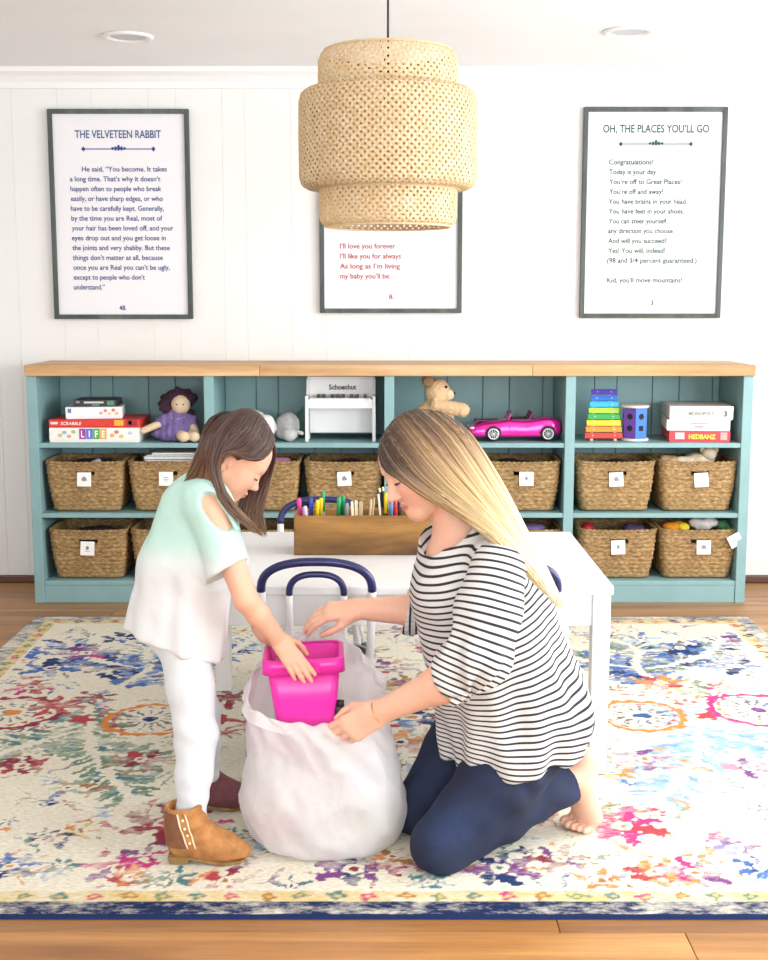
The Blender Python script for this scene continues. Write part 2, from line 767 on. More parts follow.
def window(name, a, b, z0, z1, axis):
    def bx(m, u0, u1, v0, v1, t0, t1):
        if axis == 'x':
            m.bx(RX1 + t0, RX1 + t1, u0, u1, v0, v1)
        else:
            m.bx(u0, u1, RY0 - t1, RY0 - t0, v0, v1)
        return m
    m = MB()
    f = 0.05
    bx(m, a, b, z0, z0 + f, 0.03, 0.08)
    bx(m, a, b, z1 - f, z1, 0.03, 0.08)
    n = 2 if axis == 'x' else 4
    for i in range(n + 1):
        u = a + (b - a - f) * i / n
        bx(m, u, u + f, z0 + f, z1 - f, 0.03, 0.08)
    o = struct(m.build(name, M_TRIM))
    for i in range(n):
        u = a + (b - a - f) * i / n
        p = MB()
        bx(p, u + f, u + (b - a - f) / n, z0 + f, z1 - f, 0.05, 0.056)
        p.build('pane', M_GLASS, o)
    return o


window('window_1', 0.55, 2.15, 0.55, 2.15, 'x')
window('window_2', 2.75, 4.35, 0.55, 2.15, 'x')
window('window_3', -2.3, 2.3, 0.9, 2.2, 'y')

# crown moulding along the back wall
prof = [(WALLY, CEIL - 0.085), (WALLY - 0.012, CEIL - 0.085), (WALLY - 0.014, CEIL - 0.06), (WALLY - 0.03, CEIL - 0.035), (WALLY - 0.05, CEIL - 0.02), (WALLY - 0.055, CEIL), (WALLY, CEIL)]
struct(MB().prism(prof, 'x', RX0, RX1).build('trim_1', M_TRIM))
for sx, nm in ((RX0, 'baseboard_left'), (RX1, 'baseboard_right')):
    x0 = sx if sx < 0 else sx - 0.015
    struct(MB().bx(x0, x0 + 0.015, RY0, WALLY, 0, 0.07).build(nm, M_TRIM))
bb = struct(MB().bx(RX0, RX1, WALLY - 0.018, WALLY, 0, 0.035).build('baseboard_back', M_BASE, bevel=0.006))

# recessed downlights
M_LENS = mat('downlight_lens', (0.55, 0.56, 0.58), 0.35, 0.02)
for px, py, lab in ((128, 36, 'round recessed ceiling downlight above the framed blue-lettered print'), (629, 31, 'round recessed ceiling downlight above the framed green-lettered print')):
    p = on_z(px, py, CEIL)
    t = thing('ceiling_downlight', lab, 'downlight', (p.x, p.y, CEIL), group='recessed ceiling downlights')
    MB().lathe([(0.072, -0.001), (0.098, -0.001), (0.098, -0.006), (0.085, -0.011), (0.074, -0.008), (0.066, -0.002)], seg=40, cap=False).build('trim_ring', M_TRIM, t, smooth=True)
    MB().lathe([(0.0005, -0.0015), (0.05, -0.0015), (0.074, -0.004)], seg=40, cap=False).build('lens', M_LENS, t, smooth=True)

# ------------------------------------------------------------------ bookcase
YB = 5.238
M_TEAL = mat('teal_paint', '83a8ab', 0.5, 0.05, 9)
M_TOPW = wood_mat('pine_top', 'a67b4b', 'c79c6b', 'd6b286', 'x', 8, 0.5, 10)
BX0, BX1 = -1.498, 1.548
TZ = 0.973
bc = thing('bookcase', 'long low teal painted bookcase with twelve open cubbies along the back wall', 'bookcase', (0.025, YB, 0))


def bpart(name, x0, x1, y0, y1, z0, z1, bev=0.0025, m=None):
    return MB().bx(x0, x1, y0, y1, z0, z1).build(name, m or M_TEAL, bc, bevel=bev, world=True)


YE = WALLY - 0.02
ST = 0.042
bpart('side_panel', BX0, BX0 + ST, YB, YE, 0, TZ)
bpart('side_panel', BX1 - ST, BX1, YB, YE, 0, TZ)
DIV = [-0.735, 0.022, 0.783]
for x in DIV:
    bpart('divider', x - ST / 2, x + ST / 2, YB, YE - 0.012, 0.0, TZ)
edges = [BX0 + ST] + [v for x in DIV for v in (x - ST / 2, x + ST / 2)] + [BX1 - ST]
bays = [(edges[i], edges[i + 1]) for i in range(0, 8, 2)]
SZ = [0.096, 0.39, 0.69]
for a, b in bays:
    for z in SZ:
        bpart('shelf', a, b, YB + 0.004, YE - 0.012, z - 0.02, z)
    bpart('plinth', a, b, YB + 0.006, YB + 0.024, 0.0, 0.076)
    n = 6
    x = a
    ws = [0.14, 0.10, 0.16, 0.12, 0.15]
    k = 0
    while x < b - 0.005:
        w = min(ws[k % 5], b - x)
        bpart('back_board', x + 0.0012, x + w - 0.0012, YE - 0.012, YE, 0.0, TZ, 0.003)
        x += w
        k += 1
MB().bx(BX0 + 0.01, BX1 - 0.01, YE, YE + 0.004, 0.02, TZ).build('back_sheet', M_TEAL, bc, world=True)
# wooden top made of three joined boards
wt = thing('wooden_worktop', 'light pine board top running the full length of the teal bookcase', 'worktop', (0.025, YB, TZ))
for a, b in ((BX0 - 0.004, -0.52), (-0.52, 0.62), (0.62, BX1 + 0.004)):
    MB().bx(a, b - 0.0005, YB - 0.012, WALLY - 0.002, TZ + 0.0003, 1.019).build('board', M_TOPW, wt, bevel=0.003, world=True)
# ------------------------------------------------------------------ people
def attr_mat(name, rough=0.55, sss=0.0, noise_amt=0.0, nscale=200.0, an='col', bmp=0.0, spec=0.4):
    if name in MATS:
        return MATS[name]
    m, nt, b = new_mat(name)
    a = N(nt, 'ShaderNodeAttribute', attribute_name=an)
    src = a.outputs['Color']
    if noise_amt:
        nz = noise_tex(nt, nscale, 3)
        g = ramp(nt, nz, [(0.3, (1 - noise_amt,) * 3), (0.7, (1, 1, 1))])
        src = mix_rgb(nt, 1.0, src, g, 'MULTIPLY')
        if bmp:
            bump(nt, b, nz, bmp, 0.003)
    nt.links.new(src, b.inputs['Base Color'])
    b.inputs['Roughness'].default_value = rough
    b.inputs['Specular IOR Level'].default_value = spec
    if sss:
        b.inputs['Subsurface Weight'].default_value = sss
        b.inputs['Subsurface Radius'].default_value = (0.010, 0.004, 0.002)
        b.inputs['Subsurface Scale'].default_value = 1.0
    MATS[name] = m
    return m


M_SKIN = attr_mat('skin', 0.5, 0.12, 0.05, 120)
M_LASH = mat('lash_brown', '2b1c16', 0.8)
M_BROW = mat('brow_brown', '8a6248', 0.9)


class Head:
    """head prims in a local frame: x = side, y = forward, z = up, origin at the eye line's centre of the skull"""

    def __init__(s, c, fwd, up, scale, child=False):
        s.c = Vector(c)
        f = Vector(fwd).normalized()
        u = Vector(up)
        u = (u - f * u.dot(f)).normalized()
        r = f.cross(u)
        s.R = Matrix((r, f, u)).transposed()
        s.s = scale
        s.child = child

    def T(s, x, y, z):
        return s.c + s.R @ (Vector((x, y, z)) * s.s)

    def e(s, S, c, r, k, op='+', tilt=None):
        R = s.R if tilt is None else s.R @ tilt
        S.ell(s.T(*c), [v * s.s for v in r], R, k * s.s, op)

    def cn(s, S, a, b, ra, rb, k, op='+'):
        S.cone(s.T(*a), s.T(*b), ra * s.s, rb * s.s, k * s.s, op)

    def add(s, S):
        ch = s.child
        s.e(S, (0, -0.018, 0.032), (0.076, 0.096, 0.084), 0.01)
        s.e(S, (0, 0.03, 0.03), (0.062, 0.055, 0.066), 0.03)
        s.e(S, (0, 0.032, -0.03), (0.058, 0.05, 0.066), 0.03)
        jy = 0.05 if not ch else 0.044
        jz = -0.091 if not ch else -0.088
        s.e(S, (0, jy + 0.008, jz), (0.022, 0.02, 0.018), 0.035)
        for d in (-1, 1):
            s.cn(S, (0.05 * d, -0.008, -0.05), (0.014 * d, jy, jz - 0.004), 0.02, 0.017, 0.03)
            s.e(S, (0.034 * d, 0.05, -0.036), (0.026, 0.026, 0.03 if not ch else 0.034), 0.03)
        s.cn(S, (-0.03, 0.068, 0.02), (0.03, 0.068, 0.02), 0.013, 0.013, 0.02)
        for d in (-1, 1):
            s.e(S, (0.031 * d, 0.094, 0.0), (0.02, 0.013, 0.012), 0.016, '-')
            s.e(S, (0.031 * d, 0.0715, -0.002), (0.0145, 0.0145, 0.0125), 0.003)
        if ch:
            s.cn(S, (0, 0.076, -0.004), (0, 0.096, -0.034), 0.007, 0.0095, 0.012)
            nt_ = (0.0095, 0.087, -0.037)
        else:
            s.cn(S, (0, 0.08, 0.002), (0, 0.103, -0.036), 0.0072, 0.0095, 0.012)
            nt_ = (0.011, 0.091, -0.04)
        for d in (-1, 1):
            s.e(S, (nt_[0] * d, nt_[1], nt_[2]), (0.0075, 0.009, 0.0065), 0.007)
        ly = 0.0805
        for a, b in (((-0.019, ly - 0.008, -0.066), (0, ly + 0.004, -0.0635)), ((0, ly + 0.004, -0.0635), (0.019, ly - 0.008, -0.066))):
            s.cn(S, a, b, 0.0036, 0.0050, 0.007)
        for a, b in (((-0.017, ly - 0.009, -0.069), (0, ly + 0.001, -0.0735)), ((0, ly + 0.001, -0.0735), (0.017, ly - 0.009, -0.069))):
            s.cn(S, a, b, 0.0036, 0.0056, 0.007)
        s.cn(S, (-0.02, ly - 0.0035, -0.0672), (0, ly + 0.009, -0.0684), 0.0012, 0.0016, 0.003, '-')
        s.cn(S, (0, ly + 0.009, -0.0684), (0.02, ly - 0.0035, -0.0672), 0.0016, 0.0012, 0.003, '-')
        for d in (-1, 1):
            t = rotm('X', math.radians(-12)) @ rotm('Z', math.radians(18 * d))
            s.e(S, (0.079 * d, -0.012, -0.014), (0.0085, 0.019, 0.031), 0.005, '+', t)
            s.e(S, (0.089 * d, -0.009, -0.012), (0.0075, 0.0105, 0.0185), 0.004, '-', t)
            s.e(S, (0.0835 * d, 0.002, -0.016), (0.004, 0.004, 0.007), 0.003, '+')

    def paint(s, V, base, lip, blush, ear=None):
        """skin colour per vertex: lips, blushed cheeks, ears and nose tip"""
        L = (V - np.array(s.c)) @ np.array(s.R) / s.s
        col = np.tile(np.array(lin(base)), (len(V), 1))

        def blend(w, c):
            nonlocal col
            col = col * (1 - w[:, None]) + np.array(lin(c)) * w[:, None]
        for d in (-1, 1):
            q = ((L[:, 0] - 0.042 * d) / 0.03) ** 2 + ((L[:, 1] - 0.07) / 0.035) ** 2 + ((L[:, 2] + 0.04) / 0.026) ** 2
            blend(0.55 * np.exp(-q * 1.2), blush)
        q = (L[:, 0] / 0.012) ** 2 + ((L[:, 1] - 0.102) / 0.012) ** 2 + ((L[:, 2] + 0.038) / 0.012) ** 2
        blend(0.4 * np.exp(-q), blush)
        z0 = -0.0685
        wl = np.abs(L[:, 2] - z0) - 0.0095 * np.clip(1 - (np.abs(L[:, 0]) / 0.021) ** 2, 0, 1)
        w = sstep(0.0015, -0.0015, wl) * (L[:, 1] > 0.066) * (np.abs(L[:, 0]) < 0.022)
        blend(0.85 * w, lip)
        w = sstep(0.002, 0.0, np.abs(L[:, 2] - z0 + 0.0008)) * (L[:, 1] > 0.068) * (np.abs(L[:, 0]) < 0.02)
        blend(0.6 * w, '8d4640')
        return col

    def face_parts(s, parent, brow=M_BROW):
        for d in (-1, 1):
            pts = []
            for i in range(9):
                t = -1 + 2 * i / 8
                x = 0.031 * d + 0.0145 * t * 0.95
                y = 0.0715 + math.sqrt(max(0.0, 0.0147 ** 2 - (0.0145 * t * 0.92) ** 2 - 0.0055 ** 2)) + 0.001
                z = -0.0075 + 0.0022 * t * t * (1 if not s.child else 1.1)
                pts.append(s.T(x, y, z))
            MB().tube(pts, [0.0007 * s.s + 0.0019 * s.s * math.sin(PI * i / 8) for i in range(9)], 6).build('eyelash', M_LASH, parent, True, world=True)
            pts = []
            for i in range(9):
                t = i / 8
                x = d * (0.014 + 0.036 * t)
                z = 0.019 + 0.007 * math.sin(PI * (0.15 + 0.75 * t))
                y = 0.0815 - 0.016 * t * t
                pts.append(s.T(x, y, z))
            MB().tube(pts, [(0.0016 + 0.0016 * math.sin(PI * min(1, 0.2 + i / 8))) * s.s for i in range(9)], 6, flat=1.0).build('eyebrow', brow, parent, True, world=True)


def hand(S, wrist, d, n, side, sc, curls, thumb, spread=0.10, rw=0.021, fat=1.0):
    """five-fingered hand. d = towards the fingers, n = out of the back of the hand, side = towards the thumb"""
    d = Vector(d).normalized()
    n = Vector(n)
    n = (n - d * n.dot(d)).normalized()
    sd = Vector(side)
    sd = (sd - d * sd.dot(d) - n * sd.dot(n)).normalized()
    w = Vector(wrist)
    k = 0.008 * sc
    tips = []
    offs = (0.027, 0.009, -0.0095, -0.0265)
    ml = (0.083, 0.086, 0.081, 0.073)
    fl = ((0.040, 0.025, 0.021), (0.044, 0.028, 0.022), (0.041, 0.026, 0.021), (0.032, 0.020, 0.019))
    fr = (0.0092, 0.0095, 0.009, 0.0078)
    for i in range(4):
        base = w + sd * offs[i] * 0.62 * sc + d * 0.012 * sc
        kn = w + sd * offs[i] * sc + d * ml[i] * sc
        S.cone(base, kn, 0.0155 * sc, 0.0118 * sc, 0.016 * sc, flat=n, fl=0.92)
        a = spread * (1.5 - i)
        cu = curls[i]
        dr = (d * math.cos(a) + sd * math.sin(a)).normalized()
        p = kn.copy()
        ang = 0.0
        for j in range(3):
            ang += cu[j]
            v = dr * math.cos(ang) - n * math.sin(ang)
            q = p + v * fl[i][j] * sc
            r0 = fr[i] * fat * (1 - 0.07 * j) * sc
            r1 = fr[i] * fat * (1 - 0.07 * (j + 1)) * sc * (0.9 if j == 2 else 1)
            S.cone(p, q, r0, r1, 0.0035 * sc)
            p = q
        tips.append(p)
    # thumb leaves the side of the palm near its base
    p = w + sd * 0.022 * sc + d * 0.016 * sc - n * 0.004 * sc
    L = (0.044, 0.034, 0.027)
    R_ = (0.0155, 0.0112, 0.0102, 0.0085)
    for j in range(3):
        v = d * thumb[j][0] + sd * thumb[j][1] - n * thumb[j][2]
        v.normalize()
        q = p + v * L[j] * sc
        S.cone(p, q, R_[j] * sc, R_[j + 1] * sc, (0.016 if j == 0 else 0.004) * sc)
        p = q
    tips.append(p)
    S.cone(w - d * 0.02 * sc, w + d * 0.02 * sc, rw * sc, 0.023 * sc, 0.02 * sc, flat=n, fl=0.72)
    return tips


def interp_guides(guides, nt):
    """guides: list of polylines of 3D points -> function S(u,t)"""
    G = np.array([[tuple(p) for p in bez(g, nt)] for g in guides])

    def S(u, ts):
        n = len(G)
        x = np.clip(u, 0, 0.9999) * (n - 1)
        i = int(x)
        f = x - i
        p0, p1, p2, p3 = G[max(i - 1, 0)], G[i], G[min(i + 1, n - 1)], G[min(i + 2, n - 1)]
        C = 0.5 * (2 * p1 + (p2 - p0) * f + (2 * p0 - 5 * p1 + 4 * p2 - p3) * f * f + (3 * p1 - p0 - 3 * p2 + p3) * f ** 3)
        idx = np.clip(np.asarray(ts), 0, 1) * (nt - 1)
        k = np.minimum(idx.astype(int), nt - 2)
        g = (idx - k)[:, None]
        return C[k] * (1 - g) + C[k + 1] * g
    return S


class Strands:
    def __init__(s):
        s.V, s.Q, s.C, s.n = [], [], [], 0

    def add(s, P, r, col, sides=4, flat=None):
        """P (m,3) polyline, r (m,) radii, col (m,3)"""
        m = len(P)
        T = np.gradient(P, axis=0)
        T /= np.linalg.norm(T, axis=1, keepdims=True) + 1e-9
        a = np.array([0.13, -1.0, 0.21])
        A = np.cross(T, a)
        A /= np.linalg.norm(A, axis=1, keepdims=True) + 1e-9
        B = np.cross(T, A)
        ang = np.arange(sides) * 2 * np.pi / sides + rng.random() * 2
        ring = P[:, None, :] + r[:, None, None] * (A[:, None, :] * np.cos(ang)[None, :, None] + B[:, None, :] * np.sin(ang)[None, :, None])
        s.V.append(ring.reshape(-1, 3))
        s.C.append(np.repeat(col, sides, 0))
        i = np.arange(m - 1)[:, None] * sides
        j = np.arange(sides)[None, :]
        j2 = (j + 1) % sides
        q = np.stack([i + j, i + j2, i + sides + j2, i + sides + j], -1).reshape(-1, 4) + s.n
        s.Q.append(q)
        s.n += m * sides

    def build(s, name, material, parent):
        return np_mesh(name, np.concatenate(s.V), np.concatenate(s.Q), material, parent, attr={'col': np.concatenate(s.C)})


def hair_sheet(st, guides, n, nt, r0, thick, colf, tr=(0.0, 0.06), tl=(0.9, 1.0), u0=0.0, u1=1.0, out=(0, -1, 0.3), wav=0.003, head=None, cap=None):
    S = interp_guides(guides, 40)
    out = np.array(Vector(out).normalized())
    for i in range(n):
        u = u0 + (u1 - u0) * (i + rng.random()) / n
        t0, t1 = rng.uniform(*tr), rng.uniform(*tl)
        ts = np.linspace(t0, t1, nt)
        du = rng.normal() * 0.02
        P = S(min(max(u + du, 0), 1), ts).copy()
        dep = rng.random() ** 1.4
        off = thick * (1 - dep)
        env = np.sin(np.pi * np.clip(ts * 0.9 + 0.1, 0, 1)) ** 0.5
        P += out[None, :] * (off * env)[:, None]
        ph = rng.random(3) * 6.28
        for a in range(3):
            P[:, a] += wav * np.sin(ts * (4 + 5 * rng.random()) + ph[a]) * ts
        if head is not None:
            # keep every strand outside the scalp volume
            cc, rr = np.array(cap[0]), np.array(cap[1])
            Lc = (P - np.array(head.c)) @ np.array(head.R) / head.s
            q = (Lc - cc) / rr
            kk = np.linalg.norm(q, axis=1, keepdims=True)
            tgt = 1.02 + 0.045 * (1 - dep)
            q = np.where(kk < tgt, q / np.maximum(kk, 1e-6) * tgt, q)
            P = np.array(head.c) + ((q * rr + cc) * head.s) @ np.array(head.R).T
        prof = np.clip(np.minimum(ts * 14 + 0.35, (t1 - ts) * 7 + 0.12), 0, 1)
        col = colf(u, ts, rng.random(), dep)
        st.add(P, r0 * (0.7 + 0.6 * rng.random()) * prof, col)


G_CAP = ((0, -0.022, 0.036), (0.082, 0.100, 0.086))
W_CAP = ((0, -0.020, 0.030), (0.082, 0.100, 0.084))
M_HAIR = attr_mat('hair', 0.42, spec=0.5)


def ramp_cols(stops, t):
    xs = [a for a, _ in stops]
    cs = np.array([lin(c) for _, c in stops])
    return np.stack([np.interp(t, xs, cs[:, i]) for i in range(3)], -1)


# ================================================================== the girl
girl = thing('person', 'standing child in mint and white tee, white jeans and ankle boots, holding the pink bin', 'person', (-0.42, 2.87, 0))
A = at
gh = Head(A(235.5, 459, 2.865), (0.80, -0.02, -0.60), (0.6, 0, 0.8), 0.80, True)
GS = SDF(0.003)
gh.add(GS)
g_sh = A(214, 512, 2.785)          # near shoulder joint
g_el = A(246, 600, 2.735)
g_wr = A(280, 641, 2.788)
GS.cone(A(222, 476, 2.865), A(204, 498, 2.87), 0.036, 0.038, 0.02)
GS.cone(A(205, 505, 2.80), A(205, 505, 2.94), 0.042, 0.042, 0.03)
GS.cone(A(202, 510, 2.87), A(190, 575, 2.87), 0.07, 0.07, 0.03, flat=(0.9, 0, 0.2), fl=0.85)
GS.cone(A(190, 575, 2.87), A(182, 632, 2.88), 0.07, 0.072, 0.03)
GS.chain([g_sh, g_el], [0.036, 0.0265], 0.015)
GS.chain([g_el, g_el.lerp(g_wr, 0.35), g_wr], [0.0265, 0.0265, 0.0185], 0.01)
g_sh2, g_el2, g_wr2 = A(216, 512, 2.955), A(244, 592, 2.99), A(264, 634, 2.945)
GS.chain([g_sh2, g_el2], [0.036, 0.0265], 0.015)
GS.chain([g_el2, g_wr2], [0.0265, 0.0185], 0.01)
hand(GS, g_wr, A(294, 661, 2.762) - g_wr, (0.05, -0.9, 0.35), (1, 0, 0.2), 0.66,
     [(0.12, 0.22, 0.15), (0.15, 0.2, 0.15), (0.18, 0.22, 0.15), (0.2, 0.25, 0.15)],
     [(0.35, 0.6, 0.75), (0.6, 0.15, 0.8), (0.75, 0.0, 0.65)], spread=0.05, fat=1.14)
hand(GS, g_wr2, Vector((0.75, -0.1, -0.5)), (0.2, 0.75, 0.6), (0.5, -0.7, 0.2), 0.66,
     [(0.9, 0.5, 0.3)] * 4, [(0.6, 0.5, 0.5), (0.7, 0.2, 0.7), (0.6, 0.1, 0.9)], spread=0.06)
g_hip, g_kn, g_an = A(184, 642, 2.832), A(196, 735, 2.79), A(191, 822, 2.745)
g_hip2, g_kn2, g_an2 = A(184, 640, 2.935), A(200, 715, 2.965), A(206, 772, 3.0)
GS.chain([g_hip, g_kn, g_an], [0.055, 0.036, 0.022], 0.02)
GS.chain([g_hip2, g_kn2, g_an2], [0.055, 0.036, 0.022], 0.02)


def g_skin(V):
    c = gh.paint(V, 'e6b196', 'c97f74', 'e0958a')
    return c


GS.build('body', M_SKIN, girl, smooth_it=1, attr={'col': g_skin})
gh.face_parts(girl)

# tee: mint fading to white, shoulder cut-outs
m, nt, b = new_mat('mint_fade_jersey')
a_ = N(nt, 'ShaderNodeAttribute', attribute_name='fade')
nz = noise_tex(nt, 260, 2)
c_ = ramp(nt, a_.outputs['Fac'], [(0.0, 'dcdee0'), (0.42, 'd8e2e0'), (0.75, 'bfe0d8'), (1.0, 'b4dcd1')])
g_ = ramp(nt, nz, [(0.3, (0.95,) * 3), (0.7, (1, 1, 1))])
nt.links.new(mix_rgb(nt, 1.0, c_, g_, 'MULTIPLY'), b.inputs['Base Color'])
b.inputs['Roughness'].default_value = 0.85
b.inputs['Specular IOR Level'].default_value = 0.2
M_TEE = m
fold_pl = (A(127, 628, 2.87), A(212, 661, 2.83), A(166, 653, 2.755))
hem_n = (fold_pl[1] - fold_pl[0]).cross(fold_pl[2] - fold_pl[0])
if hem_n.z > 0:
    hem_n = -hem_n


def fade_fn(V):
    # distance measured down the tee from the shoulders
    z = V[:, 2]
    top = A(205, 500, 2.86).z
    base = sstep(top - 0.20, top - 0.06, z)
    nearsl = np.exp(-(((V[:, 0] - A(228, 548, 2.77).x) / 0.055) ** 2 + ((z - A(228, 548, 2.77).z) / 0.075) ** 2 + ((V[:, 1] - 2.745) / 0.05) ** 2))
    return np.clip(np.maximum(base * 0.85, nearsl * 1.1) + 0.04 * vnoise(V, 30), 0, 1)


def tee_folds(V, Nn):
    top = A(205, 500, 2.86).z
    low = np.clip((top - V[:, 2]) / 0.35, 0, 1)
    ang = np.arctan2(V[:, 1] - 2.87, V[:, 0] - (-0.43 - 0.05 * low))
    w = 0.004 * low ** 1.4 * (np.sin(ang * 7 + 1.2 * np.sin(V[:, 2] * 9)) + 0.6 * np.sin(ang * 12 + 2 + V[:, 2] * 8))
    w += 0.0018 * vnoise(V, 38, 2.0) + 0.0012 * vnoise(V, 75, 4.0)
    return V + Nn * w[:, None]


TS = SDF(0.0034)
TS.cone(A(207, 500, 2.80), A(207, 500, 2.93), 0.052, 0.052, 0.02)
TS.chain([A(205, 506, 2.868), A(196, 560, 2.868), A(180, 660, 2.868)], [0.086, 0.098, 0.108], 0.03, flat=(1, 0, 0.2), fl=0.92)
TS.chain([A(186, 506, 2.868), A(172, 565, 2.868), A(155, 655, 2.868)], [0.058, 0.074, 0.084], 0.03)
TS.cone(A(204, 497, 2.83), A(204, 497, 2.90), 0.045, 0.045, 0.02)
TS.cone(A(212, 512, 2.783), A(229, 573, 2.755), 0.050, 0.051, 0.025)
TS.cone(A(229, 573, 2.755), A(233, 592, 2.750), 0.051, 0.053, 0.01)
# the far sleeve
TS.cone(A(214, 512, 2.955), A(231, 572, 2.975), 0.050, 0.049, 0.025)
TS.plane(fold_pl[0], hem_n, 0.004)
TS.ell(A(219, 484, 2.87), (0.066, 0.062, 0.038), frame_from(A(219, 478, 2.87) - A(206, 500, 2.87)), 0.004, '-')
TS.ell(A(240, 500, 2.875), (0.050, 0.075, 0.045), None, 0.006, '-')
# sleeve openings are cut square to the arm
for q0, q1, cc in ((A(229, 569, 2.755), A(246, 600, 2.735), 1), (A(231, 572, 2.975), A(244, 592, 2.99), 1)):
    ax = np.array((q1 - q0).normalized())
    q0n = np.array(q0)

    def cutf(X, Y, Z, ax=ax, q0n=q0n):
        u = (X - q0n[0]) * ax[0] + (Y - q0n[1]) * ax[1] + (Z - q0n[2]) * ax[2]
        r = np.sqrt(np.maximum((X - q0n[0]) ** 2 + (Y - q0n[1]) ** 2 + (Z - q0n[2]) ** 2 - u * u, 0))
        return np.maximum(-u, r - 0.075)
    TS.func(cutf, q0n - 0.09, q0n + 0.09, 0.003, '-')
# bell: hollow the near sleeve a little
TS.cone(A(227, 562, 2.757), A(236, 590, 2.745), 0.034, 0.046, 0.003, '-')
cutR = frame_from((A(234, 531, 2.75) - A(202, 494, 2.77)), (0, -1, 0.3))
TS.ell(A(218, 511, 2.735), (0.05, 0.027, 0.055), cutR, 0.004, '-')
TS.build('tee', M_TEE, girl, smooth_it=2, attr={'fade': fade_fn}, deform=tee_folds)
# gathered strap with a small frill at the cold shoulder
MB().tube(bez([A(209, 489, 2.80), A(222, 503, 2.765), A(232, 518, 2.755), A(238, 530, 2.75)], 12), [0.006, 0.007, 0.007, 0.0075, 0.008, 0.008, 0.008, 0.0085, 0.009, 0.009, 0.0095, 0.008], 8, flat=0.5).build('shoulder_strap', mat('mint_jersey', 'b4dcd1', 0.85, 0.04, 200), girl, True, world=True)

# white jeans
M_WJ = mat('white_denim', 'd6dbe0', 0.8, 0.03, 220, bmp=0.05)


def wj_folds(V, Nn):
    kz = g_kn.z
    w = 0.0022 * np.sin((V[:, 2] - kz) * 95 + V[:, 0] * 30) * np.exp(-((V[:, 2] - kz) / 0.06) ** 2)
    w += 0.0022 * np.sin((V[:, 2]) * 120 + V[:, 0] * 40) * np.exp(-((V[:, 2] - g_an.z - 0.035) / 0.045) ** 2)
    w += 0.0018 * vnoise(V, 30, 1.0)
    return V + Nn * w[:, None]


JS = SDF(0.0034)
JS.cone(A(184, 612, 2.85), A(184, 612, 2.90), 0.062, 0.062, 0.03)
JS.cone(A(172, 632, 2.845), A(172, 632, 2.90), 0.062, 0.062, 0.03)
JS.chain([g_hip, g_hip.lerp(g_kn, 0.5) + Vector((0.0, 0, 0)), g_kn, g_kn.lerp(g_an, 0.45), g_an], [0.058, 0.053, 0.0475, 0.0405, 0.034], 0.02)
JS.chain([g_hip2, g_kn2, g_kn2.lerp(g_an2, 0.5), g_an2], [0.058, 0.0475, 0.0405, 0.033], 0.02)
JS.plane(A(191, 822, 2.745), (0, 0, -1), 0.003)
JS.build('jeans', M_WJ, girl, smooth_it=2, deform=wj_folds)

# ankle boots
M_BOOT = mat('tan_suede', 'a9743f', 0.75, 0.28, 38, bmp=0.15)
M_BOOT2 = mat('plum_suede', '6b3b40', 0.8, 0.25, 40, bmp=0.15)
M_BOOTD = mat('brown_panel_suede', '7d5138', 0.8, 0.2, 45)
M_SOLE = mat('boot_sole', '8a6a3c', 0.7, 0.2, 40)
M_STITCH = mat('cream_stitch', 'f3dfc2', 0.6)


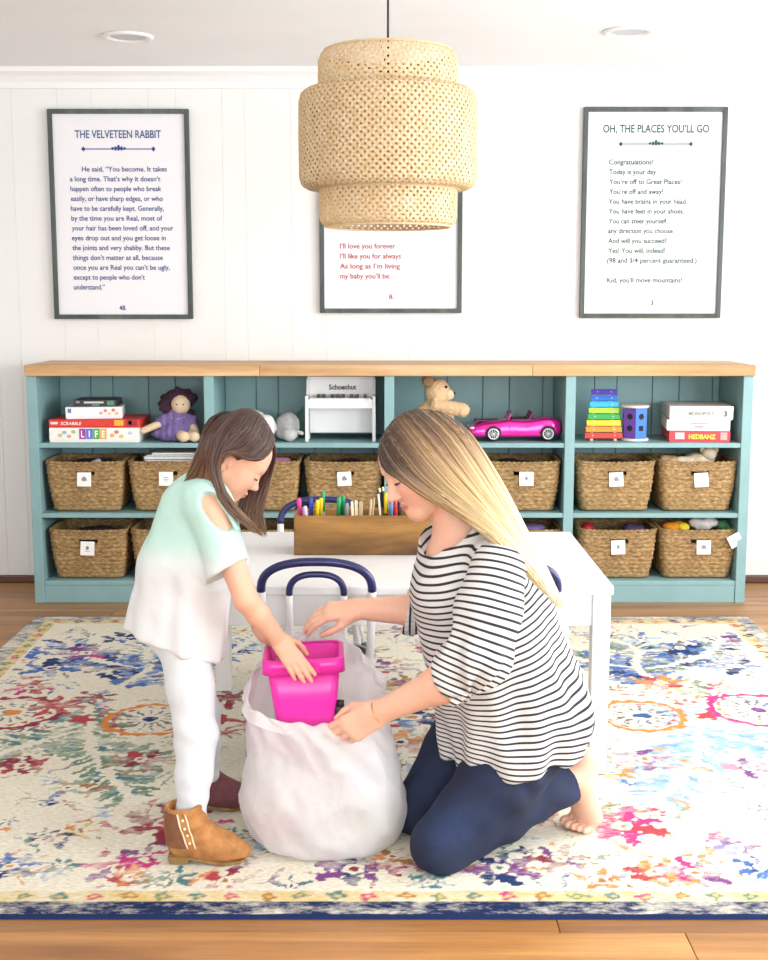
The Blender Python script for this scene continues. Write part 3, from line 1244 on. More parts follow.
def boot(ankle, ground, toe_dir, m_up, first):
    """ground: heel contact point below the ankle; built in world space"""
    f = Vector(toe_dir).normalized()
    s_ = Vector((-f.y, f.x, 0))
    H = Vector(ground)
    up = Vector((0, 0, 1))

    def p(a, z, w=0.0):
        return H + f * a + up * z + s_ * w
    B = SDF(0.003)
    B.chain([p(0.0, 0.145), p(0.0, 0.09), p(0.002, 0.05)], [0.040, 0.038, 0.034], 0.02)
    B.chain([p(0.0, 0.048), p(0.06, 0.04), p(0.105, 0.031), p(0.137, 0.024)], [0.032, 0.034, 0.030, 0.019], 0.025, flat=(0, 0, 1), fl=0.92)
    B.cone(p(0.012, 0.10), p(0.075, 0.045), 0.032, 0.027, 0.03)
    B.plane(p(0, 0.136), (0, 0, 1), 0.004)
    B.plane(p(0, 0.012), (0, 0, -1), 0.003)
    B.cone(p(0, 0.11), p(0, 0.2), 0.031, 0.034, 0.004, '-')

    def creases(V, Nn):
        a = (V - np.array(H)) @ np.array(f)
        w = 0.0022 * np.sin((V[:, 2] - H.z) * 190 + 3 * np.sin(a * 60)) * np.exp(-((a - 0.03) / 0.03) ** 2) * (V[:, 2] > 0.06)
        return V + Nn * (w + 0.001 * vnoise(V, 60, 3))[:, None]
    o = B.build('boot', m_up, girl, smooth_it=1, deform=creases)
    hb = MB()
    for (a0, a1, z0, z1, w) in ((-0.033, 0.020, 0.0, 0.018, 0.025),):
        hb.add([p(a0 + 0.004, z0, -w * .9), p(a1 - 0.006, z0, -w * .9), p(a1 - 0.006, z0, w * .9), p(a0 + 0.004, z0, w * .9), p(a0, z1, -w), p(a1, z1, -w), p(a1, z1, w), p(a0, z1, w)],
               [(0, 3, 2, 1), (4, 5, 6, 7), (0, 1, 5, 4), (1, 2, 6, 5), (2, 3, 7, 6), (3, 0, 4, 7)])
    hb.build('heel', M_SOLE, o, bevel=0.003, world=False).location = (0, 0, 0)
    so = MB()
    outl = [(-0.031, 0.018), (0.0, 0.025), (0.05, 0.026), (0.1, 0.026), (0.132, 0.017), (0.144, 0.0), (0.132, -0.017), (0.1, -0.026), (0.05, -0.026), (0.0, -0.025), (-0.031, -0.018)]
    zz = lambda a: 0.016 if a < 0.025 else max(0.0, 0.016 * (0.07 - a) / 0.045)
    lo = [p(a, zz(a), w) for a, w in outl]
    hi = [p(a, zz(a) + 0.007, w) for a, w in outl]
    so.loft([lo, hi])
    so.build('sole', M_SOLE, o, world=False)
    if first:
        nr = -1 if s_.y > 0 else 1
        pl = girl.matrix_basis.translation

        def skinpt(a, z, lift=0.0005):
            q = p(a, z) + s_ * nr * 0.2
            ok, loc, nn, _ = o.ray_cast(q - pl, -s_ * nr)
            return (loc + pl + nn * lift) if ok else p(a, z) + s_ * nr * 0.04
        zs = np.linspace(0.128, 0.046, 10)
        sl = lambda z: 0.022 * (0.128 - z) / 0.082
        for da in (-0.004, 0.014):
            MB().tube([skinpt(da + sl(z), z) for z in zs], 0.0018, 6).build('piping', M_STITCH, o, True)
        for z in np.linspace(0.114, 0.060, 4):
            MB().sphere(skinpt(0.005 + sl(z), z), 0.0034, 8, 6).build('stud', M_STITCH, o, True)
        g = [[skinpt(-0.036 + (sl(z) + 0.03) * k / 5, z, 0.0012) for k in range(6)] for z in zs]
        MB().loft(g, cap=False, closed=False).build('heel_panel', M_BOOTD, o, True)
    # pieces authored in world space: shift into the boot's frame
    for ch in o.children:
        pl = girl.matrix_basis.translation
        ch.data.transform(Matrix.Translation(-pl))
    return o


hb1 = on_z(186, 862, 0.0)
boot(g_an, Vector((hb1.x - 0.004, 2.728, 0.0092)), (1, -0.03, 0), M_BOOT, True)
hb2 = on_z(209, 806, 0.0)
boot(g_an2, Vector((hb2.x - 0.03, 3.03, 0.0092)), (1, 0.0, 0), M_BOOT2, False)

# hair
GB = {0: '35221b', 1: '4f3325', 2: '6e4a34'}


def g_col(u, ts, r, dep):
    base = ramp_cols([(0, '3c2620'), (0.5, '4c3128'), (0.8, '6b4a34'), (1.0, '8f6c48')], ts)
    return base * (0.5 + 0.6 * r)


HC = SDF(0.0035)
gh.e(HC, *G_CAP, 0.01)
gh.cn(HC, (0, -0.06, 0.0), (0, -0.066, -0.055), 0.045, 0.032, 0.03)
gh.e(HC, (0, 0.062, -0.035), (0.12, 0.075, 0.081), 0.012, '-')
gh.e(HC, (-0.085, -0.008, -0.022), (0.03, 0.03, 0.034), 0.01, '-')
gh.e(HC, (0.085, -0.008, -0.022), (0.03, 0.03, 0.034), 0.01, '-')
hair_g = HC.build('hair', M_HAIR, girl, attr={'col': lambda V: np.tile(np.array(lin('442c23')), (len(V), 1)) * (0.85 + 0.15 * vnoise(V, 60))[:, None]})


def GP(rows):
    return [[A(x, y, Y) for x, y, Y in r] for r in rows]


g_near = GP([
    [(234, 413, 2.86), (214, 424, 2.82), (204, 444, 2.80), (196, 466, 2.81), (181, 487, 2.825)],
    [(238, 411, 2.86), (219, 425, 2.805), (208, 446, 2.79), (203, 466, 2.795), (193, 483, 2.81)],
    [(242, 410, 2.86), (225, 427, 2.795), (213, 450, 2.785), (210, 474, 2.787), (214, 494, 2.785)],
    [(246, 410, 2.86), (231, 428, 2.79), (218, 450, 2.78), (214, 476, 2.778), (222, 502, 2.758), (240, 520, 2.75), (258, 533, 2.77)],
    [(251, 411, 2.86), (238, 429, 2.787), (224, 447, 2.778), (218, 468, 2.776), (226, 496, 2.765), (242, 517, 2.755), (265, 536, 2.78)],
    [(257, 414, 2.86), (247, 431, 2.79), (233, 445, 2.778), (221, 456, 2.774), (219, 478, 2.775), (231, 501, 2.77), (247, 518, 2.775)],
    [(263, 420, 2.86), (256, 437, 2.797), (243, 450, 2.782), (228, 452, 2.774), (219, 462, 2.773), (219, 482, 2.775), (226, 498, 2.78)],
    [(269, 429, 2.86), (265, 444, 2.812), (254, 456, 2.79), (242, 454, 2.78), (229, 452, 2.774), (220, 461, 2.773), (219, 478, 2.775)],
    [(274, 440, 2.865), (271, 451, 2.83), (262, 459, 2.805), (252, 460, 2.79), (241, 456, 2.778), (230, 453, 2.772), (221, 460, 2.773)],
])
g_far = GP([
    [(262, 424, 2.87), (273, 446, 2.90), (272, 468, 2.925), (266, 490, 2.925), (262, 512, 2.92), (267, 537, 2.91)],
    [(268, 430, 2.87), (275, 452, 2.90), (270, 474, 2.925), (262, 496, 2.925), (257, 516, 2.92), (262, 535, 2.91)],
    [(262, 430, 2.88), (266, 456, 2.92), (260, 480, 2.93), (250, 500, 2.93), (246, 518, 2.92), (254, 532, 2.91)],
    [(254, 430, 2.89), (254, 460, 2.93), (246, 485, 2.935), (240, 503, 2.935), (240, 516, 2.93), (248, 526, 2.92)],
])
for g in g_near:
    g.insert(0, g[0] + Vector((0.0, 0.06, -0.012)))
st = Strands()
hair_sheet(st, g_near, 620, 16, 0.0021, 0.008, g_col, wav=0.003, head=gh, cap=G_CAP)
hair_sheet(st, g_far, 240, 14, 0.0021, 0.006, g_col, wav=0.004, head=gh, cap=G_CAP)
# crown cover so that the parting reads
g_top = GP([
    [(238, 416, 2.94), (225, 418, 2.91), (205, 436, 2.88), (198, 455, 2.86), (190, 476, 2.845)],
    [(244, 413, 2.92), (228, 414, 2.88), (208, 429, 2.83), (200, 450, 2.82), (186, 480, 2.83)],
])
hair_sheet(st, g_top, 120, 12, 0.0021, 0.004, g_col, out=(-0.6, -0.3, 0.5), head=gh, cap=G_CAP)
so = st.build('hair_strands', M_HAIR, hair_g)
so.data.transform(Matrix.Translation(Vector((0, 0, 0))))
# ================================================================== the woman
woman = thing('person', 'kneeling woman in black and white striped top and dark blue jeans, long blonde hair', 'person', (0.34, 2.88, 0))
FD = Vector((-0.86, -0.51, 0)).normalized()     # the way her hips face
LD = Vector((0.51, -0.86, 0)).normalized()      # towards her left side (near the camera)
wh = Head(A(420.5, 465.5, 2.80), (-0.84, -0.35, -0.41), (-0.42, 0, 0.9), 0.95)
w_nk = A(462, 529, 2.82)
w_sh, w_el, w_wr = A(498, 566, 2.672), A(476, 668, 2.60), A(378, 713, 2.69)
w_sh2, w_el2, w_wr2 = A(447, 562, 2.955), A(446, 611, 3.02), A(357, 609, 3.03)
w_hip, w_kn, w_an = A(556, 722, 2.84), A(440, 846, 2.70), A(578, 776, 2.90)
off = Vector((-0.104, 0.172, 0))
w_hip2, w_kn2, w_an2 = w_hip + off, w_kn + off + Vector((0.06, 0.03, 0.0)), w_an + off
w_pel = (w_hip + w_hip2) / 2 + Vector((0, 0, 0.04))
w_chest = A(462, 575, 2.82)

WS = SDF(0.0034)
wh.add(WS)
WS.cone(A(445, 497, 2.81), w_nk, 0.047, 0.049, 0.02)
WS.cone(w_nk, A(468, 552, 2.825), 0.054, 0.08, 0.04)
WS.cone(w_sh.lerp(w_sh2, 0.12), w_sh.lerp(w_sh2, 0.88), 0.048, 0.048, 0.04)
WS.chain([w_chest, A(495, 640, 2.86), w_pel], [0.10, 0.09, 0.11], 0.05)
WS.chain([w_sh, w_el], [0.045, 0.034], 0.02)
WS.chain([w_el, w_el.lerp(w_wr, 0.35), w_wr], [0.034, 0.040, 0.0255], 0.02)
WS.chain([w_sh2, w_el2], [0.047, 0.040], 0.02)
WS.chain([w_el2, w_el2.lerp(w_wr2, 0.3), w_wr2], [0.039, 0.041, 0.0255], 0.02)
# near hand: thumb above, index pointing, pinching the rim of the bag
hand(WS, w_wr, A(350, 729, 2.70) - w_wr, (0.12, -0.9, 0.35), (0.1, 0.45, 0.9), 0.92,
     [(0.30, 0.45, 0.25), (0.45, 0.6, 0.35), (0.55, 0.75, 0.4), (0.6, 0.8, 0.5)],
     [(0.82, 0.5, 0.35), (0.98, -0.02, 0.30), (0.98, -0.20, 0.15)], spread=0.03)
# far hand: palm down, fingers drooping onto the bag's edge
hand(WS, w_wr2, A(325, 612, 3.02) - w_wr2, (-0.1, -0.45, 0.85), (0.0, -0.8, -0.35), 0.88,
     [(0.5, 0.35, 0.2), (0.5, 0.35, 0.2), (0.48, 0.35, 0.2), (0.46, 0.35, 0.2)],
     [(0.8, 0.42, 0.45), (0.92, 0.0, 0.5), (0.92, -0.15, 0.5)], spread=0.02)
WS.chain([w_hip, w_kn], [0.075, 0.05], 0.03)
WS.chain([w_hip2, w_kn2], [0.075, 0.05], 0.03)


def w_foot(an, kn, dl):
    """bare foot, toes tucked under and bearing on the floor"""
    sh = (an - kn).normalized()
    WS.chain([kn, kn.lerp(an, 0.4), an], [0.05, 0.048, 0.033], 0.02)
    bk = Vector((-FD.x, -FD.y, 0))                      # away from the body
    heel = an + bk * 0.018 + Vector((0, 0, 0.035))
    ball = Vector((an.x, an.y, 0)) + bk * 0.030 + Vector((0, 0, 0.042))
    WS.cone(an, heel, 0.033, 0.030, 0.02)
    WS.cone(heel, ball, 0.029, 0.026, 0.02)
    for i, (o, L, r) in enumerate(((0.030, 0.034, 0.0135), (0.012, 0.036, 0.0105), (-0.004, 0.033, 0.0098), (-0.019, 0.029, 0.0092), (-0.033, 0.024, 0.0088))):
        o *= -dl
        b0 = an + LD * o * 0.6 + Vector((0, 0, -0.02))
        b1 = ball + LD * o
        WS.cone(b0, b1, 0.022, 0.0165, 0.02)
        t1 = b1 + FD * (L * 0.55) + Vector((0, 0, -0.022))
        t2 = t1 + FD * (L * 0.75) + Vector((0, 0, -0.003))
        t1.z = max(t1.z, r + 0.0095)
        t2.z = r + 0.0095
        WS.cone(b1, t1, r * 1.15, r, 0.006)
        WS.cone(t1, t2, r, r * 0.95, 0.003)


w_foot(w_an, w_kn, 1)
w_foot(w_an2, w_kn2, -1)


def w_skin(V):
    return wh.paint(V, 'eebca2', 'c9736b', 'e69c8c')


WS.build('body', M_SKIN, woman, smooth_it=1, attr={'col': w_skin})
wh.face_parts(woman, mat('brow_blonde', '9b7350', 0.9))

# thin bracelet on the near wrist
axb = (w_wr - w_el).normalized()
cb = w_wr - axb * 0.004
fb = frame_from(axb)
MB().tube([cb + fb @ Vector((0.0285 * math.cos(2 * PI * i / 32), 0.0265 * math.sin(2 * PI * i / 32), 0)) for i in range(33)], 0.0016, 6, cap=False).build('bracelet', mat('gold_chain', 'd8a85a', 0.3, 0.05, 300, metal=0.9), woman, True, world=True)

# jeans
m, nt, b = new_mat('dark_blue_denim')
n1 = noise_tex(nt, 420, 2, (1, 1, 1))
n2 = noise_tex(nt, 7, 4)
base = ramp(nt, n2, [(0.3, '131b33'), (0.55, '182543'), (0.75, '22355c')])
g_ = ramp(nt, n1, [(0.3, (0.72,) * 3), (0.7, (1.1,) * 3)])
nt.links.new(mix_rgb(nt, 1.0, base, g_, 'MULTIPLY'), b.inputs['Base Color'])
b.inputs['Roughness'].default_value = 0.85
bump(nt, b, n1, 0.15, 0.002)
M_DENIM = m


def dj_folds(V, Nn):
    P = V - np.array(w_hip)
    ax = np.array((w_kn - w_hip).normalized())
    t = P @ ax
    w = 0.004 * np.sin(t * 75 + 14 * V[:, 0] + 3 * np.sin(V[:, 1] * 20)) * np.exp(-((t - 0.10) / 0.09) ** 2)
    w += 0.003 * np.sin(V[:, 0] * 60 + V[:, 2] * 55) * np.exp(-((V[:, 0] - w_an.x + 0.1) / 0.09) ** 2)
    w += 0.003 * vnoise(V, 20, 5.0) + 0.0015 * vnoise(V, 48, 1.0)
    return V + Nn * w[:, None]


DJ = SDF(0.0038)
up3 = Vector((0, 0, 1))
for hp, kn, an in ((w_hip, w_kn, w_an), (w_hip2, w_kn2, w_an2)):
    DJ.chain([hp + up3 * 0.01, hp.lerp(kn, 0.5) + up3 * 0.012, kn + up3 * 0.004], [0.088, 0.088, 0.066], 0.03)
    DJ.chain([kn + up3 * 0.0, kn.lerp(an, 0.45), kn.lerp(an, 0.9)], [0.063, 0.062, 0.050], 0.025)
DJ.cone(w_pel + up3 * 0.0 + FD * 0.02, w_pel - FD * 0.02, 0.10, 0.10, 0.05)
for kn, an in ((w_kn, w_an), (w_kn2, w_an2)):
    ax = np.array((an - kn).normalized())
    q0 = np.array(kn.lerp(an, 0.93))

    def cutj(X, Y, Z, ax=ax, q0=q0):
        u = (X - q0[0]) * ax[0] + (Y - q0[1]) * ax[1] + (Z - q0[2]) * ax[2]
        r = np.sqrt(np.maximum((X - q0[0]) ** 2 + (Y - q0[1]) ** 2 + (Z - q0[2]) ** 2 - u * u, 0))
        return np.maximum(-u, r - 0.07)
    DJ.func(cutj, q0 - 0.08, q0 + 0.08, 0.003, '-')
DJ.plane((0, 0, 0.011), (0, 0, -1), 0.004)
dj = DJ.build('jeans', M_DENIM, woman, smooth_it=2, deform=dj_folds)
# striped top
m, nt, b = new_mat('striped_jersey')
a_ = N(nt, 'ShaderNodeAttribute', attribute_name='stripe')
fr = N(nt, 'ShaderNodeMath', operation='FRACT')
nt.links.new(a_.outputs['Fac'], fr.inputs[0])
c_ = ramp(nt, fr.outputs[0], [(0.0, '33353d'), (0.27, '33353d'), (0.33, 'dcdcda'), (0.94, 'dcdcda'), (1.0, '33353d')])
nz = noise_tex(nt, 300, 2)
g_ = ramp(nt, nz, [(0.3, (0.93,) * 3), (0.7, (1, 1, 1))])
nt.links.new(mix_rgb(nt, 1.0, c_, g_, 'MULTIPLY'), b.inputs['Base Color'])
b.inputs['Roughness'].default_value = 0.85
b.inputs['Specular IOR Level'].default_value = 0.2
M_STRIPE = m
SP = 0.0158
t_lo = Vector((0.335, 2.885, 0.20))
t_up = A(458, 540, 2.82)
tax = np.array((t_up - t_lo).normalized())


def torso_stripe(V):
    # follows the lean of the back, levelling out towards the flared hem
    lv = sstep(0.20, 0.45, V[:, 2])[:, None]
    ax = tax[None, :] * lv + np.array([[0.10, 0.02, 0.995]]) * (1 - lv)
    d = np.einsum('ij,ij->i', V - np.array(t_lo), ax)
    ang = np.arctan2(V[:, 1] - 2.87, V[:, 0] - 0.30)
    return d / SP + 0.28 * np.sin(ang * 5 + V[:, 2] * 14) * sstep(0.55, 0.3, V[:, 2]) + 0.10 * vnoise(V, 22)


def top_folds(V, Nn):
    low = sstep(0.62, 0.25, V[:, 2])
    ang = np.arctan2((V[:, 1] - 2.88), (V[:, 0] - 0.30))
    w = 0.008 * low * (np.sin(ang * 8 + 1.5 * np.sin(V[:, 2] * 11)) + 0.5 * np.sin(ang * 15 + V[:, 2] * 9))
    w += 0.003 * vnoise(V, 24, 3.0) + 0.0015 * vnoise(V, 55, 1.0)
    return V + Nn * w[:, None]


TP = SDF(0.0036)
TP.cone(w_sh.lerp(w_sh2, 0.06) + up3 * 0.004, w_sh.lerp(w_sh2, 0.94) + up3 * 0.004, 0.058, 0.056, 0.03)
TP.cone(A(462, 548, 2.82), A(470, 590, 2.825), 0.105, 0.125, 0.03, flat=FD, fl=0.95)
TP.chain([A(470, 590, 2.83), A(487, 640, 2.85), A(512, 700, 2.875), A(518, 790, 2.885)], [0.135, 0.148, 0.168, 0.178], 0.04)
TP.cone(A(447, 592, 2.77), A(445, 600, 2.87), 0.062, 0.062, 0.04)
TP.cone(A(530, 600, 2.86), A(549, 715, 2.90), 0.05, 0.070, 0.05)
TP.cone(w_hip.lerp(w_kn, 0.12) + LD * 0.018 + up3 * 0.06, w_hip.lerp(w_kn, 0.42) + LD * 0.012 + up3 * 0.055, 0.094, 0.100, 0.03)
TP.plane((0.33, 2.88, 0.226), (0.08, 0.03, -1), 0.004)
# neckline
TP.ell(A(445, 518, 2.80), (0.078, 0.092, 0.078), frame_from(Vector((-0.3, -0.2, 0.9))), 0.005, '-')
TP.ell(A(440, 540, 2.785), (0.045, 0.05, 0.045), None, 0.006, '-')
top = TP.build('striped_top', M_STRIPE, woman, smooth_it=2, attr={'stripe': torso_stripe}, deform=top_folds)


def sleeve(sh, el, wr, near):
    ax = (el - sh).normalized()
    end = sh.lerp(el, 0.98)
    S = SDF(0.0036)
    if near:
        fa = (wr - el).normalized()
        S.chain([sh + up3 * 0.0, sh.lerp(el, 0.45), el - ax * 0.03, el + fa * 0.13], [0.063, 0.068, 0.062, 0.064], 0.03)
        S.plane(el + fa * 0.075, fa * 1.0 - ax * 0.05, 0.003)
        S.cone(el + fa * 0.065, el + fa * 0.16, 0.044, 0.060, 0.003, '-')
    else:
        fa = (wr - el).normalized()
        S.chain([sh, sh.lerp(el, 0.6), el, el + fa * 0.14], [0.054, 0.054, 0.050, 0.056], 0.02)
        S.plane(el + fa * 0.10, fa - ax * 0.2, 0.003)
        S.cone(el + fa * 0.04, el + fa * 0.16, 0.046, 0.056, 0.003, '-')

    def sf(V):
        P = V - np.array(sh)
        d = P @ np.array(ax)
        if not near:
            d2 = (V - np.array(el)) @ np.array(fa) + (el - sh).length
            w = sstep(-0.02, 0.03, (V - np.array(el)) @ np.array(fa))
            d = d * (1 - w) + d2 * w
        else:
            d = d + 0.35 * ((V - np.array(el)) @ np.array(fa)) * sstep(0.1, 0.26, d)
        return d / SP + 0.2 * vnoise(V, 25, 2.0)

    def fo(V, Nn):
        d = (V - np.array(sh)) @ np.array(ax)
        L = (el - sh).length
        e1 = np.array(frame_from(ax))
        ang = np.arctan2((V - np.array(sh)) @ e1[:, 1], (V - np.array(sh)) @ e1[:, 0])
        w = 0.006 * sstep(0.45 * L, L, d) * np.sin(ang * 7 + 0.8) + 0.003 * vnoise(V, 26, 7.0)
        return V + Nn * w[:, None]
    o = S.build('sleeve', M_STRIPE, woman, smooth_it=2, attr={'stripe': sf}, deform=fo)
    return o


sleeve(w_sh, w_el, w_wr, True)
sleeve(w_sh2, w_el2, w_wr2, False)


# hair: darker roots, blonde lengths
def w_col(u, ts, r, dep):
    if u < 0.25:
        base = ramp_cols([(0, '3d2c25'), (0.28, '4b372c'), (0.40, '8a6c4e'), (0.6, 'c4a878'), (1.0, 'e8d6ae')], ts)
    else:
        sh_ = 0.05 * math.sin(u * 23.0)
        base = ramp_cols([(0, '4a392f'), (0.16 + sh_, '5c4738'), (0.30 + sh_, '947654'), (0.46, 'c4a777'), (0.7, 'e2cda0'), (1.0, 'f1e4c6')], ts)
    k = 0.62 + 0.62 * r
    if r > 0.86:
        return np.clip(base * 1.25 + 0.06, 0, 0.95)
    return base * k


HW = SDF(0.0038)
wh.e(HW, *W_CAP, 0.01)
wh.cn(HW, (0, -0.07, 0.0), (0, -0.075, -0.06), 0.052, 0.045, 0.03)
wh.e(HW, (0, 0.085, -0.045), (0.13, 0.085, 0.085), 0.012, '-')
hair_w = HW.build('hair', M_HAIR, woman, attr={'col': lambda V: np.tile(np.array(lin('8a7054')), (len(V), 1)) * (0.8 + 0.2 * vnoise(V, 60))[:, None]})
w_near = GP([
    [(379, 452, 2.77), (384, 468, 2.745), (398, 478, 2.727), (421, 494, 2.712), (450, 510, 2.70), (482, 532, 2.66), (520, 566, 2.665), (546, 594, 2.70)],
    [(382, 440, 2.785), (393, 460, 2.735), (411, 480, 2.715), (438, 499, 2.70), (470, 519, 2.675), (500, 542, 2.648), (530, 572, 2.665), (551, 599, 2.70)],
    [(390, 427, 2.795), (407, 451, 2.728), (430, 478, 2.705), (457, 500, 2.692), (487, 524, 2.665), (514, 550, 2.65), (537, 577, 2.67), (554, 603, 2.705)],
    [(401, 417, 2.80), (422, 443, 2.724), (446, 472, 2.70), (471, 499, 2.69), (498, 527, 2.668), (522, 554, 2.66), (542, 581, 2.68), (556, 606, 2.71)],
    [(418, 411, 2.805), (443, 434, 2.73), (464, 463, 2.71), (487, 496, 2.70), (510, 530, 2.682), (531, 560, 2.675), (547, 585, 2.695), (559, 608, 2.72)],
    [(438, 413, 2.81), (459, 430, 2.745), (478, 456, 2.735), (498, 491, 2.725), (519, 529, 2.71), (538, 562, 2.70), (552, 588, 2.715), (562, 608, 2.735)],
    [(448, 417, 2.83), (468, 432, 2.79), (486, 458, 2.78), (505, 491, 2.765), (525, 530, 2.745), (543, 564, 2.735), (556, 590, 2.745), (564, 606, 2.755)],
])
w_far = GP([
    [(379, 450, 2.80), (386, 460, 2.85), (400, 470, 2.89), (425, 490, 2.90), (455, 510, 2.89), (490, 530, 2.86), (520, 560, 2.84)],
    [(395, 420, 2.82), (410, 435, 2.88), (430, 460, 2.905), (455, 490, 2.90), (480, 515, 2.88), (510, 545, 2.85), (535, 580, 2.83)],
    [(425, 411, 2.82), (450, 424, 2.88), (470, 450, 2.88), (490, 485, 2.86), (512, 522, 2.84), (532, 558, 2.82), (550, 590, 2.80)],
])
for g in w_near:
    g.insert(0, g[0] + Vector((0.006, 0.075, -0.012)))
st = Strands()
hair_sheet(st, w_near, 950, 20, 0.0023, 0.010, w_col, tr=(0.0, 0.03), tl=(0.9, 1.0), wav=0.003, head=wh, cap=W_CAP)
hair_sheet(st, w_near, 320, 18, 0.0026, -0.012, w_col, tr=(0.0, 0.05), tl=(0.85, 1.0), wav=0.003, head=wh, cap=W_CAP)
hair_sheet(st, w_far, 260, 16, 0.0026, 0.006, w_col, out=(0, 1, 0.3), head=wh, cap=W_CAP)
st.build('hair_strands', M_HAIR, hair_w)
# ------------------------------------------------------------------ rug
RUGX0, RUGX1, RUGY0, RUGY1 = -1.43, 1.49, 2.466, 4.98
m, nt, b = new_mat('distressed_rug')
ac = N(nt, 'ShaderNodeAttribute', attribute_name='motif_col')
am = N(nt, 'ShaderNodeAttribute', attribute_name='motif')
n1 = noise_tex(nt, 48, 6, (0.5, 1, 1), 0.78)
n2 = noise_tex(nt, 5.0, 3, (1, 1, 1))
n3 = noise_tex(nt, 240, 2, (0.3, 1, 1))
ad = N(nt, 'ShaderNodeMath', operation='MULTIPLY_ADD')
nt.links.new(n2, ad.inputs[0])
ad.inputs[1].default_value = 0.55
nt.links.new(n1, ad.inputs[2])
sb = N(nt, 'ShaderNodeMath', operation='SUBTRACT')
nt.links.new(am.outputs['Fac'], sb.inputs[0])
nt.links.new(ad.outputs[0], sb.inputs[1])
ms = N(nt, 'ShaderNodeMapRange')
ms.inputs['From Min'].default_value = -0.20
ms.inputs['From Max'].default_value = 0.12
ms.inputs['To Max'].default_value = 1.0
nt.links.new(sb.outputs[0], ms.inputs[0])
cream = ramp(nt, n3, [(0.3, 'd9d2bd'), (0.7, 'ebe6d6')])
colr = mix_rgb(nt, ms.outputs[0], cream, ac.outputs['Color'])
g_ = ramp(nt, n3, [(0.25, (0.86,) * 3), (0.7, (1, 1, 1))])
nt.links.new(mix_rgb(nt, 1.0, colr, g_, 'MULTIPLY'), b.inputs['Base Color'])
b.inputs['Roughness'].default_value = 0.95
b.inputs['Specular IOR Level'].default_value = 0.1
bump(nt, b, n3, 0.3, 0.003)
M_RUG = m


